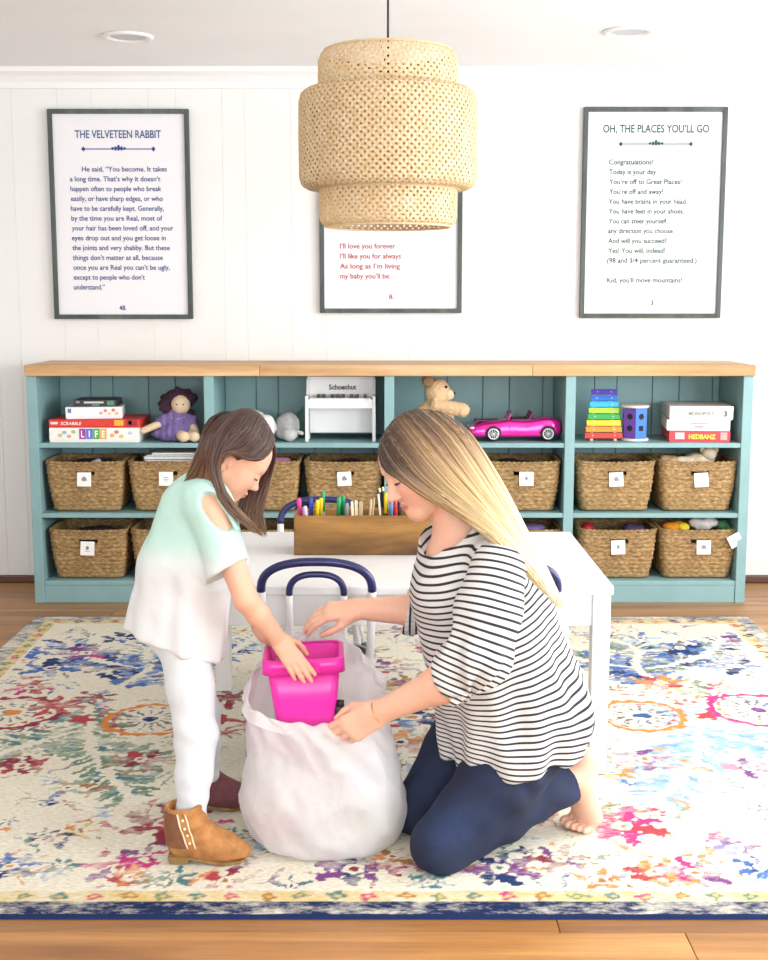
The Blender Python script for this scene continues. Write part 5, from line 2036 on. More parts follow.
pens = [(299, 499, 3.70, 'e8408c', 'e8408c', 'marker', 'pink marker leaning at the left end of the wooden box', -0.012),
        (305, 507, 3.69, 'b9a8dc', 'cfc4ea', 'marker', 'pale lilac marker beside the pink one in the wooden box', -0.010),
        (311, 499, 3.72, '3350b8', '3350b8', 'marker', 'blue marker between the lilac and yellow ones in the box', 0.0),
        (317.5, 501, 3.71, 'f0c818', 'f4d020', 'marker', 'yellow highlighter standing upright in the wooden box', 0.004),
        (321, 499, 3.73, 'f0c818', 'f4d020', 'marker', 'second yellow highlighter just right of the first', 0.004),
        (323, 492, 3.75, '7fa6a2', '2f9c62', 'pen', 'tall pen with green and pink top in the wooden box', 0.0),
        (339, 498, 3.71, '2f9c62', '28a060', 'marker', 'bright green marker near the middle of the wooden box', 0.006),
        (343, 497, 3.73, '28a060', '1f8f58', 'marker', 'second green marker touching the bright green one', 0.006),
        (347, 504, 3.70, '4f5660', '8a929c', 'pen', 'grey pen right of the green markers', 0.004),
        (352, 502, 3.70, 'ead3ae', 'ead3ae', 'craft_stick', 'pale wooden craft stick, leftmost in the box', -0.006),
        (356, 501, 3.71, 'e4cba2', 'e4cba2', 'craft_stick', 'pale wooden craft stick, second from left in the box', -0.004),
        (361, 502, 3.72, 'ead3ae', 'ead3ae', 'craft_stick', 'pale wooden craft stick, third from left in the box', 0.002),
        (371, 500, 3.70, 'ead3ae', 'ead3ae', 'craft_stick', 'pale wooden craft stick leaning right, beside the dark pencils', 0.010),
        (374, 499, 3.72, 'e4cba2', 'e4cba2', 'craft_stick', 'pale wooden craft stick, rightmost in the box', 0.012),
        (378, 491, 3.71, 'e9e4d8', '2b2b30', 'pencil', 'cream pencil with black end leaning left in the box', -0.016),
        (379.5, 489, 3.72, '26262c', 'e9dcb0', 'pencil', 'black pencil with cream end leaning left in the box', -0.014),
        (383, 488, 3.73, '26262c', 'e9dcb0', 'pencil', 'tallest black pencil with cream end in the box', -0.010),
        (386, 494, 3.71, '2a2a30', 'f0c818', 'pen', 'black pen with a yellow band near the woman', 0.0),
        (391, 502, 3.70, '3c5068', '5d7fa8', 'pen', 'blue grey pen near the woman', 0.0),
        (395.5, 500, 3.71, '2a2a30', 'd0343c', 'pen', 'black pen with a red tip near the woman', 0.004),
        (400, 504, 3.72, '26262c', '3a3a44', 'pen', 'black pen at the far right of the box', 0.004)]
for q in pens:
    pen(*q)

# ------------------------------------------------------------------ woven bamboo pendant lamp
m, nt, b = new_mat('bamboo_strip')
nz = noise_tex(nt, 30, 3)
nt.links.new(ramp(nt, nz, [(0.3, 'ecd3a6'), (0.7, 'f8e8c6')]), b.inputs['Base Color'])
b.inputs['Roughness'].default_value = 0.5
tr = N(nt, 'ShaderNodeBsdfTranslucent')
tr.inputs['Color'].default_value = (*lin('e8cd9a'), 1)
mx = N(nt, 'ShaderNodeMixShader')
mx.inputs[0].default_value = 0.42
nt.links.new(b.outputs[0], mx.inputs[1])
nt.links.new(tr.outputs[0], mx.inputs[2])
nt.links.new(mx.outputs[0], nt.nodes['Material Output'].inputs['Surface'])
M_BAMB = m
M_BLACK = mat('black_cord', '18181a', 0.5)
PX, PY = at(388, 120, 3.62).x, 3.62
lamp = thing('pendant_lamp', 'round two-tier woven bamboo pendant lamp hanging from a black cord', 'lamp', (PX, PY, 1.49))


def woven(name, prof, n, w, th):
    """prof: list of (radius, z); n strips each way running diagonally, woven over and under"""
    L = [0.0]
    for i in range(1, len(prof)):
        L.append(L[-1] + math.dist(prof[i], prof[i - 1]))
    tot = L[-1]
    Rm = max(p[0] for p in prof)
    turn = tot / Rm                      # 45 degree lay
    cross = turn * n / PI
    seg = int(cross * 2) + 1

    def pos(s):
        s = min(max(s, 0), tot)
        i = min(max(np.searchsorted(L, s) - 1, 0), len(prof) - 2)
        f = (s - L[i]) / (L[i + 1] - L[i])
        return prof[i][0] * (1 - f) + prof[i + 1][0] * f, prof[i][1] * (1 - f) + prof[i + 1][1] * f
    mb = MB()
    for d in (-1, 1):
        for k in range(n):
            a0 = 2 * PI * k / n
            rings = []
            for j in range(seg + 1):
                s = tot * j / seg
                r, z = pos(s)
                r2, z2 = pos(s + 0.001)
                a = a0 + d * turn * j / seg
                over = 0.0011 * d * (1 if (j + k) % 2 == 0 else -1)
                r_ = r + over
                da = w / 2 / r * 0.72
                dz = w / 2 * 0.72 * d
                ra, za = pos(s - dz)
                rb, zb = pos(s + dz)
                pa = Vector(((ra + over) * math.cos(a + da), (ra + over) * math.sin(a + da), za))
                pb = Vector(((rb + over) * math.cos(a - da), (rb + over) * math.sin(a - da), zb))
                nr = Vector((math.cos(a), math.sin(a), 0)) * th
                rings.append([pa, pb, pb - nr, pa - nr])
            mb.loft(rings, cap=False)
    o = mb.build(name, M_BAMB, lamp, fix=False)
    o['kind'] = 'stuff'
    return o


inner = [(0.175, 0.004), (0.188, 0.012), (0.195, 0.03), (0.196, 0.24), (0.195, 0.455), (0.188, 0.474), (0.178, 0.482)]
outer = [(0.200, 0.106), (0.228, 0.108), (0.244, 0.118), (0.250, 0.14), (0.251, 0.24), (0.250, 0.345), (0.244, 0.367), (0.228, 0.378), (0.200, 0.381)]
woven('inner_shade', inner, 60, 0.0083, 0.0010)
woven('outer_shade', outer, 76, 0.0083, 0.0010)
for nm, r, z in (('hoop', 0.177, 0.004), ('hoop', 0.179, 0.482), ('hoop', 0.200, 0.107), ('hoop', 0.200, 0.380)):
    MB().tube([(r * math.cos(2 * PI * i / 64), r * math.sin(2 * PI * i / 64), z) for i in range(65)], 0.0032, 8, cap=False).build(nm, M_BAMB, lamp, True)
MB().tube([(0, 0, 0.40), (0, 0, CEIL - 1.49)], 0.0032, 8).build('cord', M_BLACK, lamp, True)
MB().lathe([(0.045, CEIL - 1.49 - 0.022), (0.05, CEIL - 1.49 - 0.018), (0.05, CEIL - 1.49)], seg=24).build('ceiling_cup', M_BLACK, lamp, True)
MB().lathe([(0.006, 0.41), (0.018, 0.40), (0.019, 0.345), (0.014, 0.335)], seg=20).build('lamp_holder', M_BLACK, lamp, True)
MB().lathe([(0.012, 0.338), (0.015, 0.32), (0.028, 0.285), (0.03, 0.265), (0.022, 0.245), (0.001, 0.236)], seg=20).build('bulb', mat('bulb_glass', (0.9, 0.9, 0.88), 0.2), lamp, True)
for k in range(3):
    a = 2 * PI * k / 3 + 0.4
    MB().tube([(0.015 * math.cos(a), 0.015 * math.sin(a), 0.43), (0.178 * math.cos(a), 0.178 * math.sin(a), 0.481)], 0.0022, 6).build('spider_arm', M_BLACK, lamp, True)

# ------------------------------------------------------------------ framed prints
M_FRAME = wood_mat('grey_frame_wood', '3c4442', '4d5654', '626b68', 'z', 14, 0.6, 8)
M_PAPER = mat('print_paper', (0.82, 0.82, 0.85), 0.6, 0.01, 10)
YW = WALLY - 0.002


def wallpt(px, py):
    return at(px, py, WALLY - 0.018)


class Print:
    def __init__(s, label, x0, x1, y0, y1, ink, group='framed quote prints'):
        """pixel box of the frame's outside"""
        a, c = wallpt(x0, y0), wallpt(x1, y1)
        s.t = thing('framed_print', label, 'print', ((a.x + c.x) / 2, YW, c.z), group=group)
        w, dp = 0.020, 0.024
        B = lambda nm, xx0, xx1, zz0, zz1: MB().bx(xx0, xx1, YW - dp, YW, zz0, zz1).build(nm, M_FRAME, s.t, bevel=0.002, world=True)
        B('frame_side', a.x, a.x + w, c.z, a.z)
        B('frame_side', c.x - w, c.x, c.z, a.z)
        B('frame_rail', a.x + w, c.x - w, a.z - w, a.z)
        B('frame_rail', a.x + w, c.x - w, c.z, c.z + w)
        s.yp = YW - 0.012
        MB().bx(a.x + w, c.x - w, s.yp, YW, c.z + w, a.z - w).build('paper', M_PAPER, s.t, world=True)
        s.ink = ink

    bold = 0.011

    def line(s, txt, x0, x1, ybase, xh):
        """text fitted between two pixel columns, baseline at row ybase, size for a cap height of xh pixels"""
        p0, p1 = at(x0, ybase, s.yp), at(x1, ybase, s.yp)
        size = xh * (p1 - p0).x / max(x1 - x0, 1) / 0.70
        o = text_mesh('lettering', txt, size, s.ink, s.t, (0, 0, 0), depth=0.0, bold=size * s.bold)
        wd = max(v.co.x for v in o.data.vertices) - min(v.co.x for v in o.data.vertices)
        k = (p1.x - p0.x) / wd
        o.scale = (k, 1, 1)
        mn = min(v.co.x for v in o.data.vertices) * k
        L = s.t.matrix_basis.translation
        o.location = (p0.x - mn - L.x, s.yp - 0.0015 - L.y, p0.z - L.z)
        return o

    def ornament(s, cx, cy, half):
        L = s.t.matrix_basis.translation
        c = at(cx, cy, s.yp - 0.0005)
        u = (at(cx + 1, cy, s.yp) - at(cx, cy, s.yp)).x
        m = MB()
        m.box((c.x, c.y, c.z), (half * 2 * u, 0.0006, 1.0 * u))
        for sx in (-1, 1):
            e = Vector((c.x + sx * half * u, c.y, c.z))
            m.prism([(e.x - 2.5 * u, e.z), (e.x, e.z + 2.6 * u), (e.x + 2.0 * u, e.z), (e.x, e.z - 2.6 * u)], 'y', e.y - 0.0004, e.y + 0.0002)
            for k, (dx, h) in enumerate(((3, 2.2), (6, 1.5))):
                m.sphere((c.x + sx * dx * u, c.y, c.z + 0.5 * u), (1.4 * u, 0.0004, h * u), 10, 6)
        m.sphere((c.x, c.y, c.z + 1.2 * u), (1.6 * u, 0.0004, 3.0 * u), 10, 6)
        m.build('ornament', s.ink, s.t, world=True)


INK_B = mat('blue_ink', '2a4788', 0.7)
INK_G = mat('green_ink', '1f5340', 0.7)
INK_R = mat('red_ink', 'b0303c', 0.7)
P1 = Print('tall framed print with dark blue text, left of the bamboo lamp', 47, 193, 109, 319, INK_B)
P1.line('THE VELVETEEN RABBIT', 75, 161, 138, 7.6)
P1.ornament(118.5, 149, 35)
body = [('He said, \u201cYou become. It takes', 82, 167), ('a long time. That\u2019s why it doesn\u2019t', 70, 160.5), ('happen often to people who break', 70.5, 161.5), ('easily, or have sharp edges, or who', 71, 163), ('have to be carefully kept. Generally,', 71, 164),
        ('by the time you are Real, most of', 71.5, 162.5), ('your hair has been loved off, and your', 72, 173.5), ('eyes drop out and you get loose in', 72, 166), ('the joints and very shabby. But these', 72.5, 170), ('things don\u2019t matter at all, because', 73, 163),
        ('once you are Real you can\u2019t be ugly,', 73.5, 170), ('except to people who don\u2019t', 74, 145), ('understand.\u201d', 74, 105)]
for i, (tx, a, c) in enumerate(body):
    P1.line(tx, a, c, 171.5 + i * 9.83, 4.9)
P1.line('48.', 119.5, 126.5, 310, 4.6)
P2 = Print('framed print with red text, partly hidden behind the bamboo lamp', 318.5, 461.5, 102, 313, INK_R)
for tx, c, y in (('I\u2019ll love you forever', 395.5, 248.5), ('I\u2019ll like you for always', 401, 258.5), ('As long as I\u2019m living', 400, 268.5), ('my baby you\u2019ll be.', 390.5, 278.5)):
    P2.line(tx, 340, c, y, 5.0)
P2.line('8.', 389, 394, 299, 4.6)
P3 = Print('tall framed print with dark green text, right of the bamboo lamp', 584, 720, 107, 318, INK_G)
P3.bold = 0.017
P3.line('OH, THE PLACES YOU\u2019LL GO', 603, 709, 132.5, 7.6)
P3.ornament(656, 144, 35)
body = [('Congratulations!', 609, 653), ('Today is your day.', 609, 657), ('You\u2019re off to Great Places!', 609, 681.5), ('You\u2019re off and away!', 609, 663), ('You have brains in your head.', 608.5, 687), ('You have feet in your shoes.', 608.5, 684), ('You can steer yourself', 608.5, 666.5),
        ('any direction you choose.', 608, 674), ('And will you succeed?', 608, 666.5), ('Yes! You will, indeed!', 608, 665), ('(98 and 3/4 percent guaranteed.)', 607, 696.5)]
for i, (tx, a, c) in enumerate(body):
    P3.line(tx, a, c, 164.5 + i * 9.83, 4.9)
P3.line('Kid, you\u2019ll move mountains!', 607, 682, 282.5, 4.9)
P3.line('3.', 650.5, 655, 305, 4.6)
# ------------------------------------------------------------------ seagrass baskets
m, nt, b = new_mat('seagrass')
n1 = noise_tex(nt, 55, 4, (1, 1, 2.5), 0.65)
n2 = noise_tex(nt, 6, 3)
base = ramp(nt, n1, [(0.25, '5f4a2c'), (0.46, '94754a'), (0.6, 'b39464'), (0.8, 'd8c294')])
g_ = ramp(nt, n2, [(0.3, (0.82,) * 3), (0.7, (1.05,) * 3)])
nt.links.new(mix_rgb(nt, 1.0, base, g_, 'MULTIPLY'), b.inputs['Base Color'])
b.inputs['Roughness'].default_value = 0.75
bump(nt, b, n1, 0.4, 0.003)
M_GRASS = m
M_TAG = mat('tag_card', 'f2f1ee', 0.6, 0.01)
M_INKK = mat('black_print', '2a2a2e', 0.7)
BW, BD, BH = 0.330, 0.285, 0.208


def ring_pt(u, hw, hd, cor=0.22):
    """u 0..1 round a rounded rectangle starting at the middle of the front"""
    r = min(hw, hd) * cor
    segs = [(hw - r), PI / 2 * r, 2 * (hd - r), PI / 2 * r, 2 * (hw - r), PI / 2 * r, 2 * (hd - r), PI / 2 * r, (hw - r)]
    tot = sum(segs)
    s = (u % 1.0) * tot
    i = 0
    while i < 8 and s > segs[i]:
        s -= segs[i]
        i += 1
    f = s / segs[i]
    if i == 0:
        return (s, -hd, 0, -1)
    if i == 8:
        return (-(hw - r) + s, -hd, 0, -1)
    if i == 2:
        return (hw, -(hd - r) + s, 1, 0)
    if i == 4:
        return ((hw - r) - s, hd, 0, 1)
    if i == 6:
        return (-hw, (hd - r) - s, -1, 0)
    cxs = {1: (hw - r, -(hd - r), -PI / 2), 3: (hw - r, hd - r, 0), 5: (-(hw - r), hd - r, PI / 2), 7: (-(hw - r), -(hd - r), PI)}[i]
    a = cxs[2] + f * PI / 2
    return (cxs[0] + r * math.cos(a), cxs[1] + r * math.sin(a), math.cos(a), math.sin(a))


def make_basket(label):
    t = thing('seagrass_basket', label, 'basket', group='seagrass baskets in the bookcase')
    nu, nv = 132, 44
    rows = 11
    V, Q = [], []
    hole = lambda x, y, v: abs(x) < 0.036 and y < 0 and 0.74 < v < 0.85
    for layer in (0, 1):
        off = len(V)
        for j in range(nv + 1):
            v = j / nv
            hw = (0.138 + (BW / 2 - 0.138) * v ** 0.85) + 0.004 * math.sin(v * PI)
            hd = (0.116 + (BD / 2 - 0.116) * v ** 0.85) + 0.004 * math.sin(v * PI)
            for i in range(nu):
                x, y, nx_, ny_ = ring_pt(i / nu, hw, hd)
                if layer == 0:
                    rw = v * rows
                    k = int(rw)
                    d = 0.0030 * math.sin(PI * (rw - k)) + 0.0026 * math.cos(2 * PI * i / nu * 33 + k * PI) * math.sin(PI * (rw - k))
                    x += nx_ * d
                    y += ny_ * d
                else:
                    x -= nx_ * 0.007
                    y -= ny_ * 0.007
                sag = -0.004 * math.cos(2 * PI * i / nu * 2) * v * v
                V.append((x, y, 0.004 + BH * v + sag))
        for j in range(nv):
            for i in range(nu):
                i2 = (i + 1) % nu
                x = V[off + j * nu + i]
                if hole(x[0], x[1], (j + 0.5) / nv):
                    continue
                q = (off + j * nu + i, off + j * nu + i2, off + (j + 1) * nu + i2, off + (j + 1) * nu + i)
                Q.append(q if layer == 0 else q[::-1])
    mb = MB()
    mb.v, mb.f = V, Q
    n0 = len(V)
    mb.f.append(tuple(reversed(range(nu))))
    mb.f.append(tuple(range((nv + 1) * nu, (nv + 1) * nu + nu)))
    mb.build('woven_body', M_GRASS, t, True, fix=False)
    # braided rim
    for ph in (0, 1):
        pts = []
        n = 220
        for i in range(n + 1):
            x, y, nx_, ny_ = ring_pt(i / n, BW / 2 - 0.002, BD / 2 - 0.002)
            a = 2 * PI * i / n * 26 + ph * PI
            sag = -0.004 * math.cos(2 * PI * i / n * 2)
            pts.append((x + nx_ * 0.004 * math.cos(a), y + ny_ * 0.004 * math.cos(a), BH + 0.006 + sag + 0.0035 * math.sin(a)))
        MB().tube(pts, 0.0052, 6, cap=False).build('rim_braid', M_GRASS, t, True)
    # hole edging
    e = [(-0.036, 0.735), (0.036, 0.735), (0.036, 0.86), (-0.036, 0.86)]
    pts = [(x, -(0.116 + (BD / 2 - 0.116) * v ** 0.85) - 0.002, 0.004 + BH * v) for x, v in e + e[:1]]
    MB().tube(pts, 0.0035, 6).build('handle_edging', M_GRASS, t, True)
    return t


def add_tag(bk, dx, dz, ang, icon):
    """square white card hung from the handle hole"""
    hd = 0.116 + (BD / 2 - 0.116) * 0.6
    c = MB().box((0, 0, 0), (0.060, 0.0012, 0.060)).build('tag', M_TAG, bk, bevel=0.0004, loc=(dx, -BD / 2 - 0.002, dz), rot=(math.radians(-6), ang, 0))
    MB().tube([(0, 0, 0.026), (-0.008, 0.006, 0.045), (0.006, 0.010, 0.052), (0, 0, 0.026)], 0.0008, 5).build('string', M_INKK, c, True)
    k = MB()
    if icon % 3 == 0:
        k.prism([(-0.012, 0.002), (0.0, 0.014), (0.010, 0.004), (0.012, -0.006), (-0.006, -0.008)], 'y', -0.0011, -0.0006)
    elif icon % 3 == 1:
        k.box((0, -0.0008, 0.006), (0.020, 0.0005, 0.003)).box((0, -0.0008, -0.002), (0.026, 0.0005, 0.002)).box((0, -0.0008, -0.009), (0.016, 0.0005, 0.002))
    else:
        k.sphere((0, -0.0008, 0.002), (0.007, 0.0004, 0.009), 10, 6).box((0, -0.0008, -0.012), (0.022, 0.0005, 0.002))
    k.build('tag_print', mat('grey_print', '8b8b90', 0.7), c)
    return c


BYC = YB + 0.012 + BD / 2 + 0.008
# centre pixel of rim on front, row, label, tag offset or None
bks = [(83.5, 0, 'seagrass basket holding dark cloth, middle shelf at the far left of the bookcase', (0.0, 0.143)),
       (166, 0, 'seagrass basket full of white books behind the child', (-0.005, 0.145)),
       (260, 0, 'seagrass basket beside the childs face, middle shelf', None),
       (344, 0, 'seagrass basket under the toy piano, behind the pens', (0.003, 0.145)),
       (436, 0, 'seagrass basket hidden behind the womans head, middle shelf', None),
       (522, 0, 'seagrass basket directly under the pink toy car', (0.02, 0.145)),
       (617, 0, 'seagrass basket under the rainbow xylophone, middle shelf', (0.0, 0.142)),
       (699.5, 0, 'seagrass basket with cream plush toy on top, middle shelf far right', (0.01, 0.140)),
       (87, 1, 'seagrass basket with white tag, bottom shelf at the far left', (0.0, 0.138)),
       (169, 1, 'seagrass basket on the bottom shelf, half hidden by the childs back', None),
       (262, 1, 'seagrass basket on the bottom shelf, behind the childs arm', None),
       (344, 1, 'seagrass basket on the bottom shelf, behind the wooden pen box', None),
       (436, 1, 'seagrass basket on the bottom shelf, directly behind the woman', None),
       (523, 1, 'seagrass basket with purple fabric, bottom shelf just above the table', None),
       (619, 1, 'seagrass basket with a red ball inside, bottom shelf', (0.0, 0.142)),
       (700, 1, 'seagrass basket with orange and white toys, bottom shelf far right', (0.02, 0.142))]
bk_proto = make_basket(bks[0][2])
BK = []
for i, (px, rw, lab, tg) in enumerate(bks):
    z = (SZ[1], SZ[0])[rw]
    x = at(px, (470, 535)[rw], YB + 0.015).x
    loc = (x, BYC + random.uniform(0, 0.006), z + 0.0005)
    if i == 0:
        o = bk_proto
        o.location = loc
    else:
        o = dup(bk_proto, loc, lab, random.uniform(-0.02, 0.02))
    BK.append(o)
for i, (px, rw, lab, tg) in enumerate(bks):
    if tg:
        add_tag(BK[i], tg[0], tg[1], random.uniform(-0.06, 0.06), i)


def bpos(i, dx, dy, dz):
    dz -= 0.014
    L = BK[i].location
    return Vector((L.x + dx, L.y + dy, L.z + dz))


def soft(name, label, cat, col, prims, h=0.004, rough=0.9, lump=0.002, group=None, parent=None, bmp=0.3):
    """one soft body; prims: list of (centre, radii) ellipsoids in world space or ('c', a, b, ra, rb)"""
    S = SDF(h)
    for q in prims:
        if q[0] == 'c':
            S.cone(q[1], q[2], q[3], q[4], 0.01)
        else:
            S.ell(q[0], q[1], None, 0.012)
    o = S.build(name, mat('cloth_' + col, col, rough, 0.12, 60, bmp=bmp), parent, deform=lambda V, Nn: V + Nn * (lump * vnoise(V, 90, 1.0))[:, None])
    if parent is None:
        tag(o, label, cat, group)
    return o


# contents that show above the rims
gc = 'things kept in the baskets'
S_ = soft
p = bpos(0, 0.0, 0.02, 0.19)
S_('folded_cloth', 'dark purple folded cloth inside the far left basket', 'cloth', '2e2036', [(p, (0.12, 0.10, 0.035)), (p + Vector((0.05, -0.03, 0.02)), (0.05, 0.05, 0.02))], group=gc)
p = bpos(0, 0.03, -0.06, 0.218)
S_('sock', 'small white scrap of cloth in the far left basket', 'cloth', 'c9c9d2', [(p, (0.018, 0.02, 0.012)), (p + Vector((0.014, 0, 0.006)), (0.012, 0.014, 0.01))], group=gc)
for k, (w, hh, c, lab) in enumerate(((0.22, 0.010, '2f3f52', 'dark covered book lying lowest in the basket behind the child'), (0.235, 0.012, 'e8e8ec', 'thick white book in the basket behind the child'), (0.225, 0.006, 'cfd4da', 'thin grey book above the thick white one'), (0.19, 0.008, 'f0efe9', 'topmost white book in the basket behind the child'))):
    z0 = (0.226, 0.237, 0.250, 0.257)[k]
    t = thing('book', lab, 'book', bpos(1, 0.01 + 0.004 * k, -0.01, z0), 0.03 * (k - 1.5), 'books in the basket')
    mcov = mat('book_' + c, c, 0.5, 0.03)
    MB().bx(-w / 2, w / 2, -0.09, 0.09, 0, 0.0015).build('cover', mcov, t)
    MB().bx(-w / 2, w / 2, -0.09, 0.09, hh - 0.0015, hh).build('cover', mcov, t)
    MB().bx(-w / 2 + 0.003, w / 2 - 0.003, -0.086, 0.086, 0.0016, hh - 0.0016).build('pages', mat('book_pages', 'ecebe4', 0.8), t)
p = bpos(2, 0.05, -0.03, 0.215)
S_('pink_cloth', 'pink and white doll clothes in the basket beside the childs face', 'cloth', 'd98ab8', [(p, (0.05, 0.05, 0.022)), (p + Vector((0.04, 0.0, 0.005)), (0.035, 0.04, 0.018))], group=gc)
p = bpos(3, -0.02, 0.02, 0.185)
S_('folded_cloth', 'dark cloth inside the basket under the toy piano', 'cloth', '33283a', [(p, (0.11, 0.09, 0.03)), (p + Vector((0.04, 0, 0.02)), (0.05, 0.05, 0.02))], group=gc)
p = bpos(5, 0.0, 0.02, 0.185)
S_('folded_cloth', 'dark cloth inside the basket under the pink car', 'cloth', '2b2630', [(p, (0.11, 0.09, 0.03)), (p + Vector((-0.04, 0, 0.02)), (0.05, 0.05, 0.02))], group=gc)
p = bpos(6, 0.0, 0.02, 0.185)
S_('folded_cloth', 'dark brown cloth inside the basket under the xylophone', 'cloth', '35292c', [(p, (0.11, 0.09, 0.03)), (p + Vector((0.03, -0.02, 0.02)), (0.05, 0.05, 0.02))], group=gc)
p = bpos(7, 0.03, -0.02, 0.225)
t = thing('plush_lamb', 'cream plush animal lying on the far right middle basket', 'plush toy', p, group=gc)
S_('torso', '', '', 'd9c6a8', [(p + Vector((0, 0, 0.002)), (0.07, 0.05, 0.032)), ('c', p + Vector((-0.05, -0.03, 0)), p + Vector((-0.10, -0.05, 0.004)), 0.02, 0.016)], parent=t)
S_('head', '', '', 'e3d3b8', [(p + Vector((0.035, -0.03, 0.030)), (0.034, 0.03, 0.028))], parent=t)
for dx in (0.005, 0.065):
    S_('ear', '', '', 'd9c6a8', [(p + Vector((dx, -0.028, 0.048)), (0.012, 0.008, 0.018))], parent=t)
p = bpos(7, -0.10, -0.06, 0.225)
S_('plush_paw', 'brown fluffy plush at the left rim of the far right middle basket', 'plush toy', 'b89a70', [(p, (0.04, 0.035, 0.024)), (p + Vector((-0.03, 0.0, 0.008)), (0.02, 0.02, 0.018))], group=gc)
p = bpos(8, 0.0, 0.02, 0.185)
S_('folded_cloth', 'dark plum cloth inside the bottom far left basket', 'cloth', '362233', [(p, (0.11, 0.09, 0.03)), (p + Vector((0.03, -0.02, 0.02)), (0.05, 0.05, 0.02))], group=gc)
p = bpos(13, 0.02, -0.02, 0.215)
S_('purple_cloth', 'purple and white fabric in the basket just above the table', 'cloth', '8d78a8', [(p, (0.09, 0.07, 0.025)), (p + Vector((0.05, -0.03, 0.008)), (0.04, 0.04, 0.02))], group=gc)
p = bpos(14, -0.115, -0.02, 0.212)
t = thing('ball', 'red ball inside the bottom basket under the xylophone', 'ball', p, group=gc)
MB().sphere((0, 0, 0), 0.030, 20, 12).build('shell', mat('red_rubber', 'c8283c', 0.4), t, True)
MB().tube([(0.0302 * math.cos(a), 0.0302 * math.sin(a), 0) for a in np.linspace(0, 2 * PI, 33)], 0.001, 5, cap=False).build('seam', mat('red_dark', '8d1a2a', 0.5), t, True)
p = bpos(14, 0.10, -0.02, 0.205)
S_('grey_cloth', 'grey and purple cloth in the bottom basket under the xylophone', 'cloth', '5b4a6c', [(p, (0.05, 0.06, 0.03)), (p + Vector((-0.03, 0, 0.01)), (0.03, 0.04, 0.025))], group=gc)
p = bpos(15, -0.10, -0.05, 0.228)
S_('orange_toy', 'orange and yellow soft toy in the bottom far right basket', 'plush toy', 'f09a20', [(p, (0.040, 0.035, 0.022)), (p + Vector((0.035, 0, 0.006)), (0.025, 0.025, 0.02))], group=gc)
p = bpos(15, -0.055, -0.07, 0.232)
S_('yellow_block', 'yellow soft block between the orange toy and white ruffle', 'plush toy', 'f2cf30', [(p, (0.022, 0.02, 0.02)), (p + Vector((0.012, 0, -0.004)), (0.018, 0.018, 0.014))], group=gc)
p = bpos(15, 0.04, -0.03, 0.238)
S_('white_ruffle', 'white ruffled fabric in the bottom far right basket', 'cloth', 'e9e4e2', [(p, (0.055, 0.045, 0.028)), (p + Vector((0.03, -0.02, 0.012)), (0.03, 0.03, 0.022)), (p + Vector((-0.03, -0.01, 0.01)), (0.03, 0.03, 0.02))], lump=0.005, group=gc)
p = bpos(15, 0.135, -0.05, 0.236)
t = thing('green_scarf', 'green cloth with a white tag at the right rim of the bottom basket', 'cloth', p, group=gc)
S_('fabric', '', '', '4f8a5a', [(p + Vector((-0.01, 0, 0.0)), (0.028, 0.03, 0.022)), ('c', p + Vector((0.0, -0.02, 0.0)), p + Vector((0.012, -0.10, -0.02)), 0.012, 0.008)], parent=t)
c = MB().box((0, 0, 0), (0.056, 0.0012, 0.056)).build('tag', M_TAG, t, loc=(0.012, -0.118, -0.045), rot=(0.1, math.radians(-28), 0.0))
MB().box((0, -0.0009, 0.0), (0.03, 0.0005, 0.003)).box((0, -0.0009, -0.008), (0.02, 0.0005, 0.002)).build('tag_print', MATS['grey_print'], c)

# ------------------------------------------------------------------ top shelf, first bay: board games and a rag doll
SH = SZ[2]


def game_box(name, label, px0, px1, z0, h, dep, col, yf, rz=0.0, lidc=None, group='stacked board games'):
    a, c = at(px0, 430, yf), at(px1, 430, yf)
    w = c.x - a.x
    t = thing(name, label, 'board game', ((a.x + c.x) / 2, yf + dep / 2, z0), rz, group)
    MB().bx(-w / 2 + 0.002, w / 2 - 0.002, -dep / 2 + 0.002, dep / 2 - 0.002, 0, h * 0.3).build('tray', mat('box_' + (lidc or col), lidc or col, 0.45, 0.02), t)
    MB().bx(-w / 2, w / 2, -dep / 2, dep / 2, h * 0.12, h).build('lid', mat('box_' + col, col, 0.4, 0.02), t, bevel=0.0012)
    return t, w


def patch(t, x0, x1, z0, z1, dep, col, nm='print_panel'):
    return MB().bx(x0, x1, -dep / 2 - 0.0012, -dep / 2 - 0.0003, z0, z1).build(nm, mat('ink_' + col, col, 0.45, 0.0), t)


def word(t, txt, x0, x1, z0, h, dep, col, bold=0.0, lift=0.0018, shear=0.0):
    o = text_mesh('lettering', txt, h / 0.7, mat('ink_' + col, col, 0.5, 0.0), t, (0, 0, 0), bold=bold, depth=0.0001, shear=shear)
    xs = [v.co.x for v in o.data.vertices]
    k = (x1 - x0) / (max(xs) - min(xs))
    o.scale = (k, 1, 1)
    o.location = (x0 - min(xs) * k, -dep / 2 - lift, z0)
    return o


